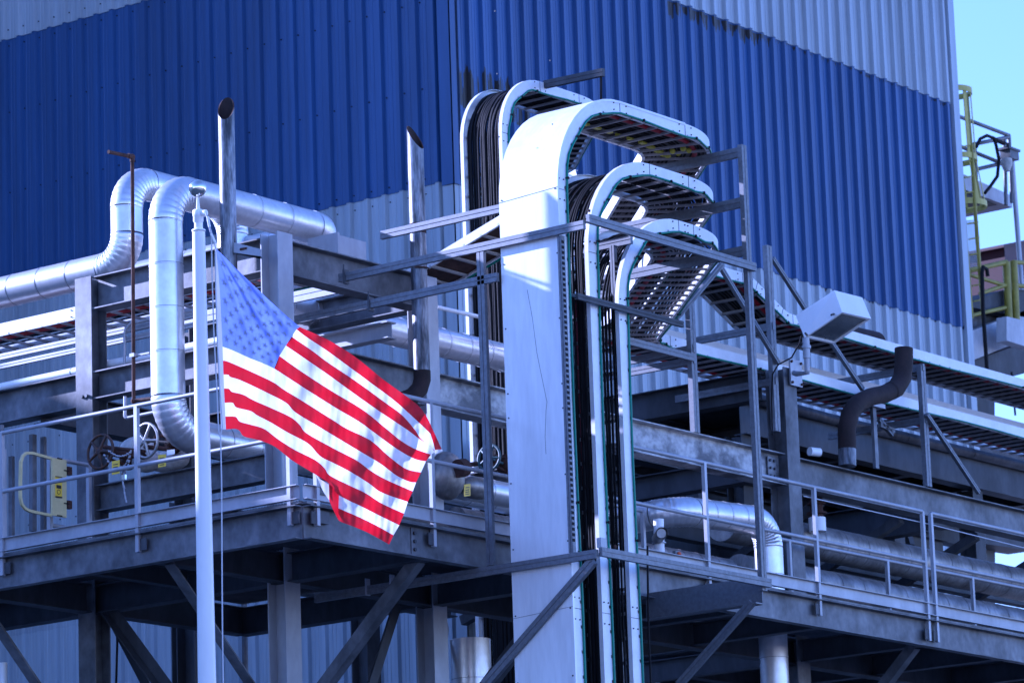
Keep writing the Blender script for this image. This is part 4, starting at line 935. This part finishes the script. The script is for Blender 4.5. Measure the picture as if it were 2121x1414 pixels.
Ls = {
 0: [(621, 677), (680, 704), (736.6, 739.5), (793, 785), (845.5, 823), (869.5, 843), (885, 865), (898, 893), (915, 930)],
 1: [(614, 682), (638, 700), (680, 728), (759, 786), (821.4, 833), (883.6, 890), (893, 903), (901, 931)],
 2: [(604, 697), (645, 725), (680, 751), (741, 792), (793, 830), (830, 857), (858, 888), (870, 906), (886, 920), (900, 932)],
 3: [(592, 715.5), (650, 755), (690, 783), (750.7, 827), (800, 861), (844, 890), (869, 909), (888, 921), (901, 935)],
 4: [(578.6, 737), (630, 773), (690, 811.6), (750.7, 848), (803, 890), (830, 912), (857, 928), (893, 941)],
 5: [(568, 763), (625, 800), (690, 841), (741, 871), (768, 890), (815.7, 925), (857, 949), (882, 955)],
 6: [(461, 746.6), (470.4, 748), (496.6, 759), (532, 775), (567, 792), (587, 806), (624, 828.6), (690, 870), (716.8, 886.8), (767.7, 912), (807, 946), (840, 970), (872, 978)],
 7: [(462, 775.5), (473, 776), (477, 780.5), (499, 787.6), (553, 813), (592.7, 834), (612.5, 854), (666, 886.5), (736.6, 929), (784.6, 957.5), (821, 984), (848, 997), (861.7, 998.5)],
 8: [(463, 804), (475, 805), (480, 811), (503.6, 817), (525, 828.6), (567, 847), (602.6, 864), (621, 879.7), (635, 896.7), (690, 927.8), (736.6, 951.8), (767.7, 974.4), (800, 993), (855, 1017)],
 9: [(464.7, 834), (482, 834), (489.5, 843.4), (519, 851), (533, 860), (560, 874), (595.5, 895), (638, 918), (663, 944), (690, 958), (729.5, 978.7), (764.8, 1001), (790, 1019), (844.7, 1038.8)],
 10: [(466, 862), (488, 862.7), (496.6, 872.6), (519, 879), (547.5, 888), (575.7, 909), (609.7, 930.6), (652, 951.8), (672, 968.8), (683, 984), (722, 1004), (757, 1020.7), (792.6, 1043), (837, 1063)],
 11: [(467.6, 889), (486.7, 887.5), (496.6, 892), (505, 903), (539, 912), (570, 925), (604, 952), (645, 977), (682, 1001), (702, 1025), (750, 1049), (785.5, 1067), (827, 1087)],
}
cb = [(461, 717.6), (481, 725), (519, 742), (542, 751), (568, 763)]
def strip(la, lb, n=90, k=5, off=0):
    A, B = cr(la, n), cr(lb, n); m = MB(); vs_ = []
    for i in range(n+1):
        for j in range(k+1): vs_.append(fpt(A[i]*(1-j/k)+B[i]*(j/k), off))
    m.add(vs_, [(i*(k+1)+j, i*(k+1)+j+1, (i+1)*(k+1)+j+1, (i+1)*(k+1)+j) for i in range(n) for j in range(k)], True); return m
full5 = cb[:-1]+Ls[5]
cols = ['flag_red', 'flag_white']
for i in range(5): part('stripe', strip(Ls[i], Ls[i+1]), cols[i % 2], flag)
part('stripe', strip(full5, Ls[6], 120), 'flag_white', flag)
for i in range(6, 11): part('stripe', strip(Ls[i], Ls[i+1], 120), cols[i % 2], flag)
F0 = [(702, 1025), (750, 1049), (785.5, 1067), (827, 1087)]
F1 = [(701, 1052), (743, 1070), (778, 1087), (815, 1107.7)]
F2 = [(700.7, 1074.4), (706, 1080), (729, 1088.6), (757, 1100), (778, 1111), (806, 1126.8)]
part('stripe', strip(F0, F1, 60, 4), 'flag_white', flag); part('stripe', strip(F1, F2, 60, 4), 'flag_red', flag)
part('fold', strip([(655, 983), (664, 992), (682, 1003)], [(662, 1000), (670, 1018), (683, 1037)], 16, 4, .05), 'flag_white', flag, 'underside fold of the white stripe')
part('fold', strip([(681, 1001), (692, 1010), (703, 1026)], [(682, 1036), (690, 1055), (702, 1078)], 16, 4, .03), 'flag_red', flag, 'underside fold of the red stripe')
part('fold', strip([(915, 929), (917, 933)], [(899, 932), (901, 940)], 8, 3, .02), 'flag_white', flag, 'tiny turned-over corner')
# canton as a Coons-like patch
cT, cB = cr(L0l, 60), cr(cb, 60)
Lf = cr([(447, 514), (455, 600), (458, 660), (461, 717.6)], 40); Rt = cr([(621, 677), (614, 682), (604, 697), (592, 715.5), (578.6, 737), (568, 763)], 40)
def canton_xy(u, v):
    fu, fv = u*60, v*40
    def smp(arr, f_): i = min(int(f_), len(arr)-2); return arr[i]*(1-(f_-i))+arr[i+1]*(f_-i)
    T_, B_, L_, R2 = smp(cT, fu), smp(cB, fu), smp(Lf, fv), smp(Rt, fv)
    c00, c10, c01, c11 = cT[0], cT[-1], cB[0], cB[-1]
    return T_*(1-v)+B_*v+L_*(1-u)+R2*u-(c00*(1-u)*(1-v)+c10*u*(1-v)+c01*(1-u)*v+c11*u*v)
def cpt(u, v, off=0):
    xy = canton_xy(u, v); ph = math.atan2(xy[1]-500, max(1, xy[0]-440))       # radiating folds from the top corner
    rr = math.hypot(xy[0]-447, xy[1]-514)
    d = fdepth(*xy) + (.008*math.sin(ph*30)+.003*math.sin(ph*71+1))*min(1, rr/70)*min(1, max(0, (1.35-ph)*3))
    return dep(xy[0], xy[1], d+off)
m = MB(); nu, nv = 90, 60
m.add([cpt(i/nu, j/nv) for i in range(nu+1) for j in range(nv+1)], [(i*(nv+1)+j, i*(nv+1)+j+1, (i+1)*(nv+1)+j+1, (i+1)*(nv+1)+j) for i in range(nu) for j in range(nv)], True)
can = part('canton', m, 'flag_blue', flag)
for rw in range(9):
    for cl in range(6 if rw % 2 == 0 else 5):
        u0 = (cl*2+1+(rw % 2))/12; v0 = (rw+1)/10; m = MB(); vs_ = [cpt(u0, v0, -.007)]
        for k in range(10):
            a = k*math.pi/5; r_ = 1 if k % 2 == 0 else .40
            vs_.append(cpt(min(.995, max(.005, u0+math.sin(a)*.058*r_)), min(.995, max(.005, v0-math.cos(a)*.050*r_)), -.007))
        m.add(vs_, [(0, 1+(k+1) % 10, 1+k) for k in range(10)]); part('star', m, 'star_backlit', can)
# heading band along the hoist
part('heading', strip([(445, 513), (448, 600), (451, 720), (454, 800), (458, 888)], [(449, 517), (455, 600), (461, 717), (464, 800), (468, 889)], 60, 2, -.002), 'flag_heading', flag)
m = MB(); m.tube([fpt(p, -.006) for p in cr([(621, 677), (614, 682), (604, 697), (592, 715.5), (578.6, 737), (568, 763)], 20)]+[fpt(p, -.006) for p in cr(cb[::-1], 30)], .003, 5); part('canton_seam', m, 'flag_blue', flag)

# ================================================================== structure behind the building's right end
YB = 11.5
bk = thing('rear_platform', 'elevated steel platform with pale siding behind the right end of the building', 'platform', tuple(onY(2050, 760, YB)))
def slab(parent, name, pts, depth, mt, Y=YB):
    m = MB(); m.quadbox([onY(x, y, Y) for x, y in pts], (0, depth, 0)); return part(name, m, mt, parent)
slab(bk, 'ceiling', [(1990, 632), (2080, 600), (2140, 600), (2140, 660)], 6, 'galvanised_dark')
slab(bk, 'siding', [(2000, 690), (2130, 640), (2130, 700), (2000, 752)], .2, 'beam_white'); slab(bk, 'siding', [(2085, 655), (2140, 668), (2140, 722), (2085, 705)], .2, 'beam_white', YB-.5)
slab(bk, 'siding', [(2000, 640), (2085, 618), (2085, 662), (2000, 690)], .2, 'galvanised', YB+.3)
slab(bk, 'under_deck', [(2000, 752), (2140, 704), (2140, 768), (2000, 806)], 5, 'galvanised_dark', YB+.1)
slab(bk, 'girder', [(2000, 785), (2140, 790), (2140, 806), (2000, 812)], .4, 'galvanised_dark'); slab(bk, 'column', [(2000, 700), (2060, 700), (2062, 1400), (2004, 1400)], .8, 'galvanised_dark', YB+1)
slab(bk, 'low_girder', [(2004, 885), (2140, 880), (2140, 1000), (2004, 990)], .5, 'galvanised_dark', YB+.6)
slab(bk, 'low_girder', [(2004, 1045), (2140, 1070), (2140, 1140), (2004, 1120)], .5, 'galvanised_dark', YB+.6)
def yp(x, y, d=0): return onY(x, y, YB+d)
# caged ladder
cg = thing('caged_ladder', 'pale yellow ladder with safety cage hoops at the right end of the building', 'ladder', tuple(yp(2010, 430)))
hoops = [((1974, 192), 37, 10), ((1985, 330), 37, 12), ((2000, 426), 42, 18)]
HP = []
for (cx_, cy_), rx, hh in hoops:
    c = yp(cx_, cy_); R1 = rx/118.0; z2 = .10
    n = 28; m = MB()
    fr = [(c+V(math.cos(a), math.sin(a), 0)*R1, V(math.cos(a), math.sin(a), 0), V(0, 0, 1)) for a in np.linspace(0, 2*math.pi, n+1)]
    m.sweep(fr, [(0, -.05), (.012, -.05), (.012, .05), (0, .05)], caps=False); part('hoop', m, 'cage_yellow', cg); HP.append((c, R1))
for a in (-2.6, -1.9, -1.2, -.4, .5, 1.4):
    m = MB()
    for q in range(2):
        (c0, r0), (c1, r1) = HP[q], HP[q+1]; d = V(math.cos(a), math.sin(a), 0)
        A, B = c0+d*(r0-.01), c1+d*(r1-.01); tdir = unit(np.cross(d, V(0, 0, 1)))
        m.quadbox([A-tdir*.035, A+tdir*.035, B+tdir*.035, B-tdir*.035], -d*.012)
    part('cage_bar', m, 'cage_yellow', cg)
for dx in (0, -24):
    m = MB(); m.tube([yp(2037+dx, 660, -.3), yp(2020+dx, 440, -.3), yp(2012+dx, 300, -.3)], .035, 8); part('ladder_rail', m, 'safety_yellow', cg)
m = MB()
for i in range(11):
    y = 300+i*32; m.tube([yp(1993+i*2.3, y+4, -.3), yp(2014+i*2.3, y, -.3)], .014, 6)
part('rungs', m, 'safety_yellow', cg)
# high walkway with handrail
hw = thing('high_walkway', 'high steel walkway with a grey handrail sticking out behind the building edge', 'walkway', tuple(yp(2040, 400)))
slab(hw, 'deck', [(1976, 352), (2095, 405), (2097, 430), (1978, 385)], 2.0, 'galvanised_light', YB+.5); slab(hw, 'under_beam', [(1978, 387), (2040, 412), (2078, 426), (1978, 412)], 1.6, 'galvanised_dark', YB+.6)
def tb(parent, a, b, r, mt, name='rail', d=0.2):
    m = MB(); m.tube([yp(*a, d), yp(*b, d)], r, 8); return part(name, m, mt, parent)
for a, b in (((1972, 236), (2090, 281)), ((1978, 299), (2083, 342)), ((2090, 281), (2096, 420)), ((2080, 286), (2084, 425)), ((2012, 300), (2090, 284)), ((2018, 352), (2082, 337)), ((2019, 300), (2022, 372))):
    tb(hw, a, b, .035, 'galvanised', 'rail')
lt = thing('area_light', 'small jar-shaped light fitting on top of a thin conduit at the far right', 'light fitting', tuple(yp(2097, 330)))
tb(lt, (2096, 332), (2120, 640), .045, 'galvanised_light', 'conduit')
m = MB(); c = yp(2092, 320, 0); m.box(c-V(.17, .1, .10), c+V(.13, .1, .06)); m.box(c-V(.22, .12, -.05), c+V(.16, .12, .09)); part('cap', m, 'galvanised', lt)
m = MB(); c = yp(2085, 341, 0); m.rtube([c+V(0, 0, .10), c, c-V(0, 0, .12)], [.10, .10, .05], 14); part('glass_jar', m, 'white_insul', lt)
m = MB(); m.tube([yp(x, y) for x, y in ((2022, 305), (2030, 288), (2044, 281), (2058, 286), (2063, 300), (2069, 330), (2066, 365), (2052, 385), (2040, 400))], .03, 8); tag(part('loose_cable', m, 'cable'), 'black cable looping from the high walkway rail down to its deck', 'cable')
tb(bk, (2058, 288), (2086, 300), .04, 'cable', 'pipe_stub')
# red tank and yellow rails below
t = thing('red_cabinet', 'dark red steel cabinet at the right edge beyond the yellow rails', 'cabinet', tuple(yp(2105, 600, 2)))
m = MB(); m.quadbox([yp(2080, 509, 1.5), yp(2135, 498, 1.5), yp(2140, 640, 1.5), yp(2088, 640, 1.5)], (.0, 1.2, 0)); part('body', m, 'red_paint', t)
m = MB(); m.quadbox([yp(2079, 506, 1.45), yp(2135, 495, 1.45), yp(2135, 500, 1.45), yp(2079, 512, 1.45)], (.0, 1.3, 0)); part('lid', m, 'red_paint', t)
yr = thing('yellow_guard_rail', 'yellow guard rail on the lower rear platform with crossed bars', 'guard rail', tuple(yp(2040, 600)))
for a, b, r_ in (((1996, 563), (2084, 543), .045), ((1996, 565), (2084, 592), .035), ((2030, 608), (2084, 590), .035), ((1996, 657), (2082, 637), .035), ((2084, 543), (2090, 668), .07), ((2099, 541), (2105, 668), .07), ((2099, 543), (2140, 545), .04), ((2101, 590), (2140, 596), .04)):
    tb(yr, a, b, r_, 'safety_yellow', 'rail', -.1)
for x in (2091, 2106): tb(bk, (x, 668), (x+1, 705), .075, 'beam_white', 'post_base', -.1)
m = MB(); m.tube([yp(x, y, -.4) for x, y in ((2046, 572), (2044, 558), (2036, 553), (2034, 565), (2036, 640), (2040, 700), (2046, 790))], .035, 8); tag(part('black_hose', m, 'cable'), 'black hose with a hooked top hanging down past the yellow guard rail', 'hose')
m = MB(); m.tube([yp(2095, 770, -.6), yp(2103, 860, -.6)], .02, 6); tag(part('thin_rod', m, 'cable'), 'thin dark rod crossing the bright sky gap at the right edge', 'rod')
# wire mesh screen: joined fine wires
m = MB()
for i in range(13):
    x = 1990+i*2.6; m.tube([yp(x-3, 456, .3), yp(x+1, 560, .3)], .006, 3)
for i in range(30):
    y = 458+i*3.5; m.tube([yp(1984, y+2, .3), yp(2024, y-2, .3)], .006, 3)
o = part('mesh_screen', m, 'galvanised_light', None, kind='stuff'); tag(o, 'fine wire mesh screen beside the yellow ladder', 'mesh screen')
# strut arm with rod fixed on the wall near the rear riser
t = thing('wall_bracket', 'dark strut arm with a hanging rod beside the top of the rear riser', 'bracket', tuple(dep(1190, 160, 46)))
A, B = onX(1128, 176, 9.0), onX(1250, 150, 9.0); mem('arm', A, B, Us(.05, .09), 'galvanised_dark', t); m = MB(); m.tube([onX(1245, 158, 9.0), onX(1245, 214, 9.0)], .015, 6); part('rod', m, 'cable', t)
# distant white pipe bits seen through the gap at lower right
t = thing('distant_rails', 'bright white rails of a distant platform in the gap at the right edge', 'guard rail', tuple(yp(2100, 1030, 20)))
for a, b in (((2085, 1022), (2140, 1012)), ((2085, 1034), (2140, 1026)), ((2088, 1010), (2092, 1045)), ((2108, 1005), (2110, 1045))):
    m = MB(); m.tube([onY(*a, 40), onY(*b, 40)], .05, 6); part('rail', m, 'white_paint', t)

# ================================================================== small runs of conduit and hangers below the deck
for lab, pts, r in (("thin conduit hanging vertically under the deck behind the flagpole rope", [onX(241, 1262, 3.0), onX(243, 1330, 3.0), onX(238, 1500, 3.0)], .012),
                    ("thin vertical conduit in the dark bay left of the second column", [onY(505, 1205, 4.4), onY(510, 1500, 4.4)], .03),
                    ("slim cable dropping between the two right cable risers", [onY(1341, 1130, -.6), onY(1343, 1300, -.6), onY(1350, 1450, -.6)], .010),
                    ("pale conduit behind the lower ends of the right risers", [onY(1283, 1330, .6), onY(1284, 1500, .6)], .05)):
    m = MB(); m.tube(pts, r, 10); tag(part('conduit', m, 'galvanised' if r > .02 else 'cable'), lab, 'conduit')

m = MB(); m.tube([onX(x, y, 2.434) for x, y in ((1092, 600), (1103, 660), (1112, 730), (1120, 770), (1133, 832), (1131, 850), (1129, 905), (1131, 940))], .0022, 5)
part('scratch', m, 'galvanised', bpy.data.objects['covered_cable_riser'])
